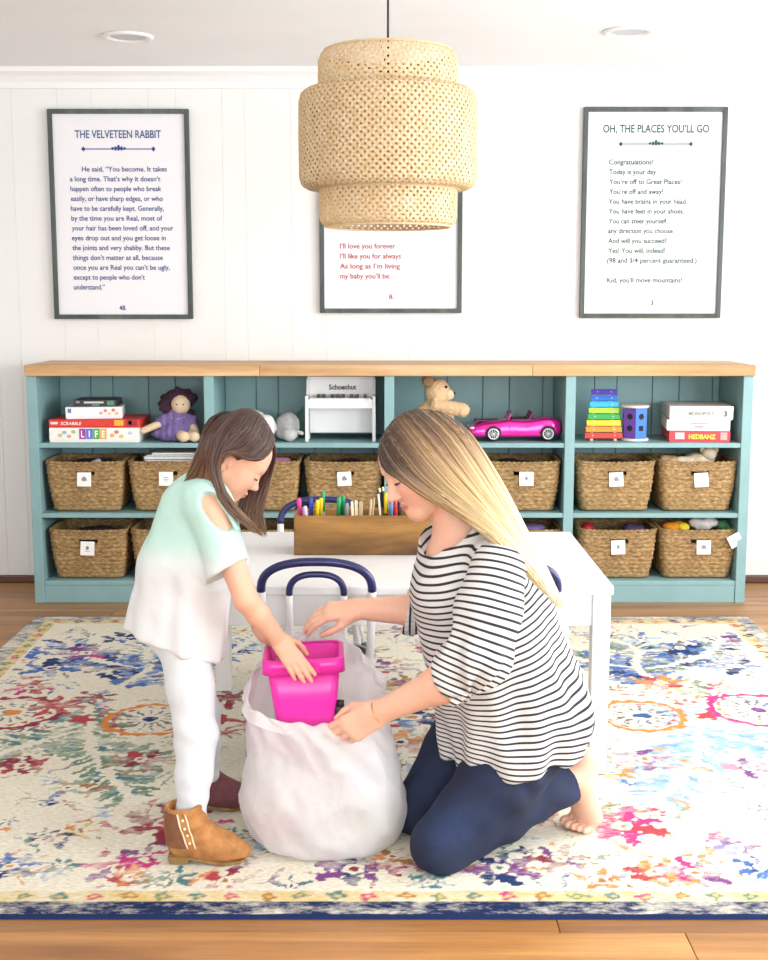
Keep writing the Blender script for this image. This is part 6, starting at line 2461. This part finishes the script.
d1 = 0.25
YF = YB + 0.03
t, w = game_box('board_game', 'white board game box with colourful LIFE letters, bottom of the left stack', 49, 139, SH + 0.0005, 0.062, d1, 'f0eeea', YF)
X = lambda f: -w / 2 + w * f
for i, (ch, c) in enumerate((('L', 'a03a9c'), ('I', '5a6fd0'), ('F', '4fae48'), ('E', 'f0a830'))):
    x0 = X(0.335 + 0.077 * i)
    patch(t, x0, x0 + 0.0275, 0.014, 0.058, d1, c, 'letter_square')
    word(t, ch, x0 + 0.008 if ch != 'I' else x0 + 0.011, x0 + 0.021 if ch != 'I' else x0 + 0.016, 0.022, 0.028, d1, 'ffffff', 0.0006)
for fx, fz, c in ((0.12, 0.03, 'd9c26a'), (0.17, 0.042, '8fb8d8'), (0.22, 0.026, 'e0a080'), (0.27, 0.045, '9cc28a'), (0.70, 0.03, 'e8b040'), (0.75, 0.044, 'd87a5a'), (0.80, 0.026, 'e0c070'), (0.9, 0.04, 'c8d0dc')):
    MB().sphere((X(fx), -d1 / 2 - 0.0006, fz), (0.010, 0.0005, 0.008), 10, 6).build('picture_spot', mat('ink_' + c, c, 0.5, 0), t)
t, w = game_box('board_game', 'flat red word game box lying on the white LIFE box', 49, 140, SH + 0.0635, 0.034, d1, 'd8352c', YF)
word(t, 'SCRABBLE', X(0.13), X(0.36), 0.011, 0.013, d1, 'f6efe6', 0.0003, shear=0.2)
patch(t, X(0.02), X(0.10), 0.014, 0.024, d1, 'e8e0d8')
patch(t, X(0.72), X(0.82), 0.008, 0.032, d1, 'f0b030')
patch(t, X(0.85), X(0.97), 0.006, 0.032, d1, '9a2030')
patch(t, X(0.875), X(0.91), 0.012, 0.028, d1, 'e8e4dc')
t, w = game_box('board_game', 'small white game box with faint pictures, third in the left stack', 63.5, 119, SH + 0.099, 0.050, 0.20, 'ececf0', YF + 0.02, 0.14)
patch(t, X(0.04), X(0.10), 0.026, 0.044, 0.20, '4f78b8')
for fx, fz, c in ((0.62, 0.024, 'e0a890'), (0.70, 0.034, 'd88a70'), (0.77, 0.022, 'f0c8a8'), (0.84, 0.036, 'c87a6a'), (0.9, 0.022, 'e8c070')):
    MB().sphere((X(fx), -0.1006, fz), (0.008, 0.0005, 0.007), 10, 6).build('picture_spot', mat('ink_' + c, c, 0.5, 0), t)
t, w = game_box('board_game', 'small black game box on top of the left stack', 74, 116, SH + 0.1497, 0.029, 0.16, '23262a', YF + 0.03, 0.05)
patch(t, X(0.05), X(0.14), 0.016, 0.022, 0.16, '9aa0a0')
patch(t, X(0.24), X(0.70), 0.014, 0.022, 0.16, 'c8ccc8')
patch(t, X(0.42), X(0.60), 0.005, 0.009, 0.16, '7fae8a')
patch(t, X(0.78), X(0.95), 0.006, 0.024, 0.16, '4f8a6a')

# rag doll
dp = at(178, 441, YB + 0.12)
dp.z = SH + 0.001
doll = thing('rag_doll', 'rag doll with curly dark purple hair and a purple dress', 'doll', dp)
doll.scale = (1.14, 1.0, 1.04)
D = lambda x, y, z: dp + Vector((x, y, z))
S = SDF(0.003)
S.ell(D(0.018, -0.03, 0.150), (0.036, 0.034, 0.040), None, 0.01)
S.cone(D(0.008, -0.01, 0.11), D(0.012, -0.02, 0.13), 0.016, 0.016, 0.01)
S.cone(D(-0.03, -0.03, 0.085), D(-0.12, -0.06, 0.045), 0.016, 0.014, 0.01)
S.cone(D(0.05, -0.02, 0.085), D(0.075, -0.06, 0.04), 0.016, 0.014, 0.01)
S.cone(D(0.01, -0.04, 0.03), D(0.035, -0.10, 0.024), 0.020, 0.022, 0.01)
S.cone(D(0.05, -0.03, 0.03), D(0.075, -0.095, 0.024), 0.020, 0.022, 0.01)
S.ell(D(0.005, 0, 0.06), (0.05, 0.04, 0.05), None, 0.02)
S.build('body', mat('doll_cloth', 'dcc3a4', 0.9, 0.05, 150), doll)
S = SDF(0.0035)
S.cone(D(0.006, -0.008, 0.105), D(0.004, -0.012, 0.03), 0.042, 0.072, 0.02)
S.ell(D(-0.02, -0.03, 0.028), (0.075, 0.05, 0.026), None, 0.02)
S.cone(D(-0.03, -0.02, 0.095), D(-0.055, -0.035, 0.078), 0.026, 0.022, 0.01)
S.cone(D(0.045, -0.01, 0.095), D(0.06, -0.035, 0.075), 0.026, 0.022, 0.01)
S.plane(D(0, 0, 0.002), (0, 0, -1))
S.build('dress', mat('purple_dress', '75649a', 0.85, 0.15, 60), doll, deform=lambda V, Nn: V + Nn * (0.0035 * vnoise(V, 80) + 0.002 * np.sin(V[:, 0] * 260))[:, None])
S = SDF(0.0035)
S.ell(D(0.006, 0.0, 0.165), (0.058, 0.045, 0.048), None, 0.015)
for k in range(46):
    a = random.uniform(0, 2 * PI)
    r = random.uniform(0.03, 0.066)
    x, z = 0.004 + r * math.cos(a), 0.150 + 0.9 * r * math.sin(a)
    if x > 0.0 and z < 0.165 and r < 0.05:
        continue
    if z < 0.088 or (x > 0.045 and z < 0.11):
        continue
    S.ell(D(x, random.uniform(-0.03, 0.02), z), [random.uniform(0.011, 0.018)] * 3, None, 0.006)
S.ell(D(0.022, -0.065, 0.148), (0.030, 0.035, 0.034), None, 0.004, '-')
S.build('hair', mat('doll_hair', '3a2236', 0.95, 0.3, 120, bmp=0.6), doll, deform=lambda V, Nn: V + Nn * (0.003 * vnoise(V, 260))[:, None])
for sx in (0.008, 0.032):
    MB().sphere(D(sx, -0.0625, 0.152), 0.0032, 8, 6).build('eye', M_INKK, doll, True, world=True)
MB().tube(bez([D(-0.02, -0.045, 0.098), D(0.006, -0.056, 0.092), D(0.035, -0.045, 0.098)], 9), 0.003, 6).build('collar', mat('lilac_trim', 'b49ad0', 0.8), doll, True, world=True)

# ------------------------------------------------------------------ second bay: plush animals and a toy piano
p = at(264, 440, YB + 0.14)
p.z = SH
t = thing('plush_bunny', 'white plush animal lying beside the grey one, behind the childs head', 'plush toy', p, group='plush animals on the top shelf')
S_('torso', '', '', 'd5d5d2', [(p + Vector((-0.02, 0, 0.05)), (0.075, 0.06, 0.05)), (p + Vector((0.01, -0.03, 0.055)), (0.05, 0.045, 0.048))], parent=t, lump=0.003)
S_('head', '', '', 'e4e2de', [(p + Vector((0.012, -0.05, 0.075)), (0.040, 0.036, 0.040)), (p + Vector((0.03, -0.07, 0.055)), (0.025, 0.02, 0.03))], parent=t, lump=0.002)
S_('ear', '', '', 'c2c4c2', [('c', p + Vector((-0.01, -0.03, 0.11)), p + Vector((-0.06, -0.02, 0.12)), 0.014, 0.018)], parent=t)
p = at(288, 440, YB + 0.13)
p.z = SH
t = thing('plush_elephant', 'curled grey plush animal next to the toy piano', 'plush toy', p, group='plush animals on the top shelf')
S_('torso', '', '', 'a5a7a6', [(p + Vector((0.0, 0, 0.066)), (0.052, 0.055, 0.055)), (p + Vector((0.0, -0.03, 0.03)), (0.05, 0.045, 0.03))], parent=t, lump=0.003)
S_('foot', '', '', 'b4b6b4', [(p + Vector((0.012, -0.07, 0.03)), (0.033, 0.025, 0.029))], parent=t)
S_('trunk', '', '', 'c9c9c6', [('c', p + Vector((0.04, -0.05, 0.04)), p + Vector((0.065, -0.06, 0.035)), 0.008, 0.009)], parent=t, h=0.003, lump=0.0)
p = at(301, 425, YB + 0.22)
S_('plush_leaf', 'dark green plush ear peeking out from behind the toy piano', 'plush toy', '4d7466', [(Vector((p.x, p.y, SH + 0.06)), (0.022, 0.02, 0.060)), (Vector((p.x + 0.012, p.y, SH + 0.105)), (0.014, 0.014, 0.03))], group='plush animals on the top shelf')

M_PWHITE = mat('piano_white', 'e6e9ea', 0.3, 0.01)
a, c = at(305, 410, YB + 0.05), at(375.5, 410, YB + 0.05)
pw_ = c.x - a.x
piano = thing('toy_piano', 'white upright toy piano with black keys on the top shelf', 'toy piano', ((a.x + c.x) / 2, YB + 0.16, SH + 0.0005))
hw = pw_ / 2
MB().bx(-hw + 0.012, hw - 0.012, -0.005, 0.10, 0.055, 0.262).build('case', M_PWHITE, piano, bevel=0.003)
MB().bx(-hw + 0.004, hw - 0.004, -0.012, 0.105, 0.262, 0.272).build('lid', M_PWHITE, piano, bevel=0.002)
for sx in (-1, 1):
    xx = sx * (hw - 0.0065)
    MB().prism([(0.10, 0.0), (-0.005, 0.0), (-0.005, 0.055), (-0.012, 0.15), (-0.105, 0.15), (-0.105, 0.195), (-0.02, 0.195), (-0.005, 0.26), (0.10, 0.26)], 'x', xx - 0.006, xx + 0.006).build('side_board', M_PWHITE, piano, bevel=0.0015)
    MB().bx(xx - 0.007, xx + 0.007, -0.104, -0.088, 0.0, 0.15).build('leg', M_PWHITE, piano, bevel=0.0015)
MB().bx(-hw + 0.0135, hw - 0.0135, -0.10, -0.006, 0.142, 0.158).build('key_bed', M_PWHITE, piano, bevel=0.0015)
MB().bx(-hw + 0.0135, hw - 0.0135, -0.104, -0.099, 0.142, 0.180).build('key_slip', M_PWHITE, piano, bevel=0.001)
MB().bx(-hw + 0.0135, hw - 0.0135, -0.02, -0.0055, 0.03, 0.14).build('lower_panel', M_PWHITE, piano, bevel=0.001)
nk = 18
kw = (pw_ - 0.036) / nk
kmesh = None
for k in range(nk):
    if kmesh is None:
        o = MB().bx(0.0005, kw - 0.0005, -0.096, -0.012, 0.160, 0.184).build('white_key', mat('key_ivory', 'f4f4f0', 0.3), piano, bevel=0.0006)
        kmesh = o.data
        o.location = (-hw + 0.018 + k * kw, 0, 0)
    else:
        o = link('white_key', kmesh, None, piano, 0.0006, loc=(-hw + 0.018 + k * kw, 0, 0))
for f in (0.135, 0.225, 0.36, 0.45, 0.54, 0.675, 0.765, 0.9):
    x_ = -hw + 0.018 + f * (pw_ - 0.036)
    MB().bx(x_ - 0.0065, x_ + 0.0065, -0.062, -0.012, 0.184, 0.197).build('black_key', mat('key_black', '1c2424', 0.35), piano, bevel=0.001)
o = text_mesh('lettering', 'Schoenhut', 0.030, mat('ink_20242a', '20242a', 0.5), piano, (0, 0, 0), bold=0.0009, depth=0.0001)
xs = [v.co.x for v in o.data.vertices]
k = 0.118 / (max(xs) - min(xs))
o.scale = (k, 1, 1)
o.location = (-0.052 - min(xs) * k, -0.0062, 0.216)

# ------------------------------------------------------------------ third bay: teddy bear and pink car
p = at(433, 442, YB + 0.12)
p.z = SH + 0.001
T = lambda x, y, z: p + Vector((x, y, z))
bear = thing('teddy_bear', 'beige teddy bear sitting sideways with one arm stretched out', 'teddy bear', p)
bear.scale = (1.12, 1.08, 1.14)
furd = lambda V, Nn: V + Nn * (0.0016 * vnoise(V, 240) + 0.0012 * vnoise(V, 120, 2))[:, None]
M_FUR = mat('bear_fur', 'd2b088', 0.95, 0.12, 130, bmp=0.5)
M_FURD = mat('bear_fur_dark', '8a6a4e', 0.95, 0.15, 130, bmp=0.5)
M_MUZ = mat('bear_muzzle', 'e0c4a2', 0.95, 0.08, 130, bmp=0.4)
S = SDF(0.0035)
S.ell(T(-0.015, 0, 0.075), (0.060, 0.058, 0.072), None, 0.015)
S.ell(T(0.015, -0.01, 0.185), (0.048, 0.046, 0.046), None, 0.015)
S.cone(T(0.01, -0.045, 0.135), T(0.11, -0.055, 0.118), 0.024, 0.026, 0.015)
S.cone(T(0.0, 0.045, 0.125), T(0.06, 0.06, 0.075), 0.024, 0.024, 0.015)
S.cone(T(0.0, -0.035, 0.035), T(0.085, -0.06, 0.032), 0.032, 0.030, 0.015)
S.cone(T(0.0, 0.035, 0.035), T(0.08, 0.05, 0.032), 0.032, 0.030, 0.015)
S.build('body', M_FUR, bear, deform=furd)
S = SDF(0.003)
S.ell(T(0.055, -0.018, 0.172), (0.025, 0.026, 0.023), None, 0.01)
S.build('muzzle', M_MUZ, bear, deform=furd)
for yy, m_ in ((-0.042, M_FUR), (0.034, M_FURD)):
    S = SDF(0.003)
    S.ell(T(-0.022, yy, 0.222), (0.022, 0.012, 0.022), None, 0.01)
    S.build('ear', M_FURD, bear, deform=furd)
for yy in (-0.036, 0.012):
    MB().sphere(T(0.047, yy - 0.009, 0.203), 0.0055, 10, 8).build('eye', M_INKK, bear, True, world=True)
MB().sphere(T(0.079, -0.018, 0.178), (0.006, 0.009, 0.006), 10, 8).build('nose', M_INKK, bear, True, world=True)

# pink convertible
M_CAR = mat('metallic_pink', 'e0189c', 0.22, 0.05, 8, metal=0.45, coat=0.6)
M_CARD = mat('car_interior', '5a1048', 0.5)
M_TYRE = mat('tyre_rubber', '1e1c20', 0.7)
M_RIM = mat('chrome_rim', 'd6d8dc', 0.25, 0.02, metal=0.6)
a, c = at(469, 436, YB + 0.06), at(562, 436, YB + 0.06)
CL = c.x - a.x
car = thing('toy_car', 'shiny hot pink convertible toy car on the top shelf', 'toy car', ((a.x + c.x) / 2, YB + 0.14, SH + 0.0005), 0.03)
# loft of cross-sections along the length (x), nose at -x
prof = [(-0.50, 0.030, 0.045, 0.60), (-0.485, 0.020, 0.058, 0.80), (-0.44, 0.016, 0.068, 0.92), (-0.36, 0.015, 0.076, 0.98), (-0.25, 0.015, 0.082, 1.0), (-0.12, 0.015, 0.088, 1.0), (-0.05, 0.015, 0.091, 1.0), (0.05, 0.015, 0.086, 0.99), (0.15, 0.015, 0.086, 0.99), (0.25, 0.015, 0.094, 1.0), (0.34, 0.016, 0.099, 1.0), (0.42, 0.018, 0.096, 0.97), (0.48, 0.026, 0.088, 0.90), (0.50, 0.036, 0.078, 0.80)]
W2 = 0.078
secs = []
for f, z0, z1, wf in prof:
    w = W2 * wf
    x_ = f * CL
    zm = z0 + (z1 - z0) * 0.55
    secs.append([Vector((x_, -w * 0.94, z0)), Vector((x_, -w, z0 + 0.010)), Vector((x_, -w * 0.985, zm)), Vector((x_, -w * 0.93, z1 - 0.010)), Vector((x_, -w * 0.80, z1 - 0.001)), Vector((x_, -w * 0.4, z1 + 0.003)), Vector((x_, w * 0.4, z1 + 0.003)),
                 Vector((x_, w * 0.80, z1 - 0.001)), Vector((x_, w * 0.93, z1 - 0.010)), Vector((x_, w * 0.985, zm)), Vector((x_, w, z0 + 0.010)), Vector((x_, w * 0.94, z0))])
cb = MB().loft(secs)
o = cb.build('car_body', M_CAR, car, True)
sm = o.modifiers.new('smooth', 'SUBSURF')
sm.levels = sm.render_levels = 2
for nm, q in (('cockpit', (-0.05 * CL, 0.22 * CL, -0.055, 0.055, 0.078, 0.0945)),):
    MB().bx(*q).build(nm, M_CARD, car, bevel=0.004)
for sx in (-1, 1):
    s_ = MB()
    s_.prism([(0.10 * CL, 0.085), (0.17 * CL, 0.085), (0.20 * CL, 0.122), (0.175 * CL, 0.126), (0.15 * CL, 0.10)], 'y', sx * 0.03 - 0.018, sx * 0.03 + 0.018)
    s_.build('car_seat', M_CARD, car, bevel=0.004)
ws = [(-0.085 * CL, -0.066, 0.090), (-0.045 * CL, -0.058, 0.120), (-0.030 * CL, 0.0, 0.126), (-0.045 * CL, 0.058, 0.120), (-0.085 * CL, 0.066, 0.090)]
MB().tube(bez(ws, 24), 0.0026, 6).build('windscreen_frame', M_CAR, car, True)
MB().add([(-0.085 * CL, -0.064, 0.091), (-0.045 * CL, -0.056, 0.119), (-0.030 * CL, 0, 0.125), (-0.045 * CL, 0.056, 0.119), (-0.085 * CL, 0.064, 0.091)], [(0, 1, 2, 3, 4)]).build('windscreen', mat('smoked_glass', '8a5878', 0.1, 0, trans=0.85), car)
for f in (-0.245, 0.345):
    for sy in (-1, 1):
        wc = (f * CL, sy * (W2 - 0.008), 0.033)
        R90 = rotm('X', PI / 2)
        whl = MB()
        ring = [[Vector((wc[0] + r * math.cos(a), wc[1] + yy, wc[2] + r * math.sin(a))) for a in np.linspace(0, 2 * PI, 28, endpoint=False)] for r, yy in ((0.020, -0.013), (0.030, -0.0125), (0.0325, -0.009), (0.0325, 0.009), (0.030, 0.0125), (0.020, 0.013))]
        wo = whl.loft(ring).build('wheel', M_TYRE, car, True)
        rim_ = MB()
        yo = wc[1] + sy * 0.0138
        rim_.tube([(wc[0] + 0.0215 * math.cos(a), yo, wc[2] + 0.0215 * math.sin(a)) for a in np.linspace(0, 2 * PI, 29)], 0.0032, 6, cap=False)
        for k in range(10):
            a = 2 * PI * k / 10
            rim_.tube([(wc[0] + 0.004 * math.cos(a), yo, wc[2] + 0.004 * math.sin(a)), (wc[0] + 0.0205 * math.cos(a), yo, wc[2] + 0.0205 * math.sin(a))], 0.0017, 5)
        rim_.sphere((wc[0], yo, wc[2]), (0.005, 0.002, 0.005), 10, 6)
        rim_.build('rim', M_RIM, wo, True)
        arch_ = [(wc[0] + 0.0355 * math.cos(a), sy * (W2 + 0.0005), wc[2] + 0.0355 * math.sin(a)) for a in np.linspace(0.05, PI - 0.05, 15)]
        MB().tube(arch_, 0.0028, 6).build('wheel_arch', M_CAR, car, True)
for sy in (-1, 1):
    MB().sphere((-0.462 * CL, sy * 0.052, 0.056), (0.014, 0.013, 0.006), 12, 8).build('headlight', mat('headlight_lens', 'f0e6f0', 0.15), car, True)
MB().bx(-0.43 * CL, -0.15 * CL, -0.028, 0.028, 0.080, 0.0885).build('bonnet_scoop', M_CARD, car, bevel=0.003)
MB().tube([(-0.08 * CL, -W2 - 0.0003, 0.075), (-0.06 * CL, -W2 - 0.0005, 0.035), (0.12 * CL, -W2 - 0.0005, 0.032), (0.13 * CL, -W2 - 0.0003, 0.075)], 0.0008, 5).build('door_line', M_CARD, car, True)
MB().bx(-0.50 * CL, -0.475 * CL, -0.04, 0.04, 0.024, 0.036).build('grille', M_CARD, car, bevel=0.002)

# ------------------------------------------------------------------ fourth bay: xylophone, shape sorter, board games
xb = at(604, 438, YB + 0.07)
xyl = thing('xylophone', 'rainbow xylophone propped upright on the top shelf', 'xylophone', (xb.x, YB + 0.085, SH + 0.0005), rot=(math.radians(-20), 0, math.radians(0)))
xyl.scale = (1.02, 1.0, 1.12)
cols = ['d8352c', 'f08a24', 'f6d020', '2fa24a', 'a8d038', '30b4e4', '2a6fd0', '4a3fa8']
hN = 8
wd = lambda i: 0.158 - 0.0072 * i
for sx in (-1, 1):
    MB().prism([(sx * 0.05 - 0.006, 0.0), (sx * 0.05 + 0.006, 0.0), (sx * 0.030 + 0.006, 0.205), (sx * 0.030 - 0.006, 0.205)], 'y', -0.004, 0.012).build('rail', mat('beech', 'd9b88a', 0.5, 0.05), xyl, bevel=0.001)
for i, c in enumerate(cols):
    z0 = 0.008 + i * 0.0248
    w = wd(i)
    off = 0.010 * i / 7
    bo = MB().bx(-w / 2 + off, w / 2 + off, -0.012, -0.0045, z0, z0 + 0.0215).build('bar', mat('bar_' + c, c, 0.35, 0.02), xyl, bevel=0.0018)
    for sx in (-1, 1):
        MB().sphere((sx * (0.046 - 0.0025 * i) + off, -0.0125, z0 + 0.0107), (0.0034, 0.002, 0.0034), 8, 6).build('screw', M_RIM, bo, True)
sc = at(635, 438, YB + 0.10)
srt = thing('shape_sorter', 'hexagonal shape sorting drum with purple and blue panels', 'shape sorter', (sc.x, YB + 0.115, SH + 0.0005))
M_BEECH = MATS['beech']
for z in (0.0, 0.142):
    MB().lathe([(0.058, z), (0.060, z + 0.002), (0.060, z + 0.009), (0.058, z + 0.011)], seg=36).build('disc', mat('sorter_end', 'd8d0c6', 0.5, 0.04), srt, bevel=0)
Rh = 0.055
pc = ['2a6fd0', 'f08a24', 'd8352c', 'f6d020', '2fa24a', '6a3fa0']
for k in range(6):
    a0 = -PI / 2 - 0.12 + k * PI / 3
    a1 = a0 + PI / 3
    P0, P1_ = Vector((Rh * math.cos(a0), Rh * math.sin(a0), 0)), Vector((Rh * math.cos(a1), Rh * math.sin(a1), 0))
    n = ((P0 + P1_) / 2).normalized()
    mb = MB()
    mb.loft([[P0 + Vector((0, 0, 0.0115)), P1_ + Vector((0, 0, 0.0115)), P1_ - n * 0.005 + Vector((0, 0, 0.0115)), P0 - n * 0.005 + Vector((0, 0, 0.0115))],
             [P0 + Vector((0, 0, 0.1415)), P1_ + Vector((0, 0, 0.1415)), P1_ - n * 0.005 + Vector((0, 0, 0.1415)), P0 - n * 0.005 + Vector((0, 0, 0.1415))]])
    po = mb.build('panel', mat('panel_' + pc[k], pc[k], 0.4, 0.03), srt)
    e = (P1_ - P0).normalized()
    mid = (P0 + P1_) / 2
    for zz, kind in ((0.105, 0), (0.055, 1)):
        hb = MB()
        if (k + kind) % 2 == 0:
            pts = [(0.013 * math.cos(a), 0.013 * math.sin(a)) for a in np.linspace(0, 2 * PI, 18, endpoint=False)]
        elif kind == 0:
            pts = [(0.014 * math.cos(a), 0.014 * math.sin(a)) for a in np.linspace(PI / 6, 2 * PI + PI / 6, 6, endpoint=False)]
        else:
            pts = [(-0.011, -0.011), (0.011, -0.011), (0.011, 0.011), (-0.011, 0.011)]
        A_ = [mid + e * u + Vector((0, 0, zz + v)) + n * 0.0004 for u, v in pts]
        B_ = [q - n * 0.004 for q in A_]
        hb.loft([A_, B_])
        hb.build('shape_hole', mat('hole_dark', '16181c', 0.8), po)

d2 = 0.26
t, w = game_box('board_game', 'red party game box at the bottom of the right stack', 673, 733, SH + 0.0005, 0.048, d2, 'd8404a', YB + 0.04, -0.10)
patch(t, X(0.10), X(0.25), 0.012, 0.040, d2, 'f0c8c0')
word(t, 'HEDBANZ', X(0.32), X(0.76), 0.014, 0.019, d2, 'f6e04a', 0.0008)
patch(t, X(0.84), X(0.95), 0.010, 0.042, d2, 'e8a0a0')
t, w = game_box('board_game', 'white game box with small red lettering, middle of the right stack', 671, 733, SH + 0.049, 0.046, d2, 'e6e6ea', YB + 0.038, -0.12)
patch(t, X(0.38), X(0.64), 0.028, 0.034, d2, 'd89a90')
patch(t, X(0.44), X(0.58), 0.014, 0.019, d2, 'c8505a')
patch(t, X(0.82), X(0.93), 0.024, 0.036, d2, 'c4bcd0')
t, w = game_box('board_game', 'large grey white game box on top of the right stack', 672.5, 735, SH + 0.0955, 0.058, d2 + 0.01, 'd5d5d0', YB + 0.036, -0.09)
word(t, 'MONOPOLY', X(0.30), X(0.70), 0.020, 0.015, d2 + 0.01, '8a8c8c', 0.0004)
word(t, '3', X(0.85), X(0.90), 0.016, 0.022, d2 + 0.01, '2a2a2e', 0.0006)
patch(t, X(0.09), X(0.13), 0.016, 0.034, d2 + 0.01, 'bcbcb8')
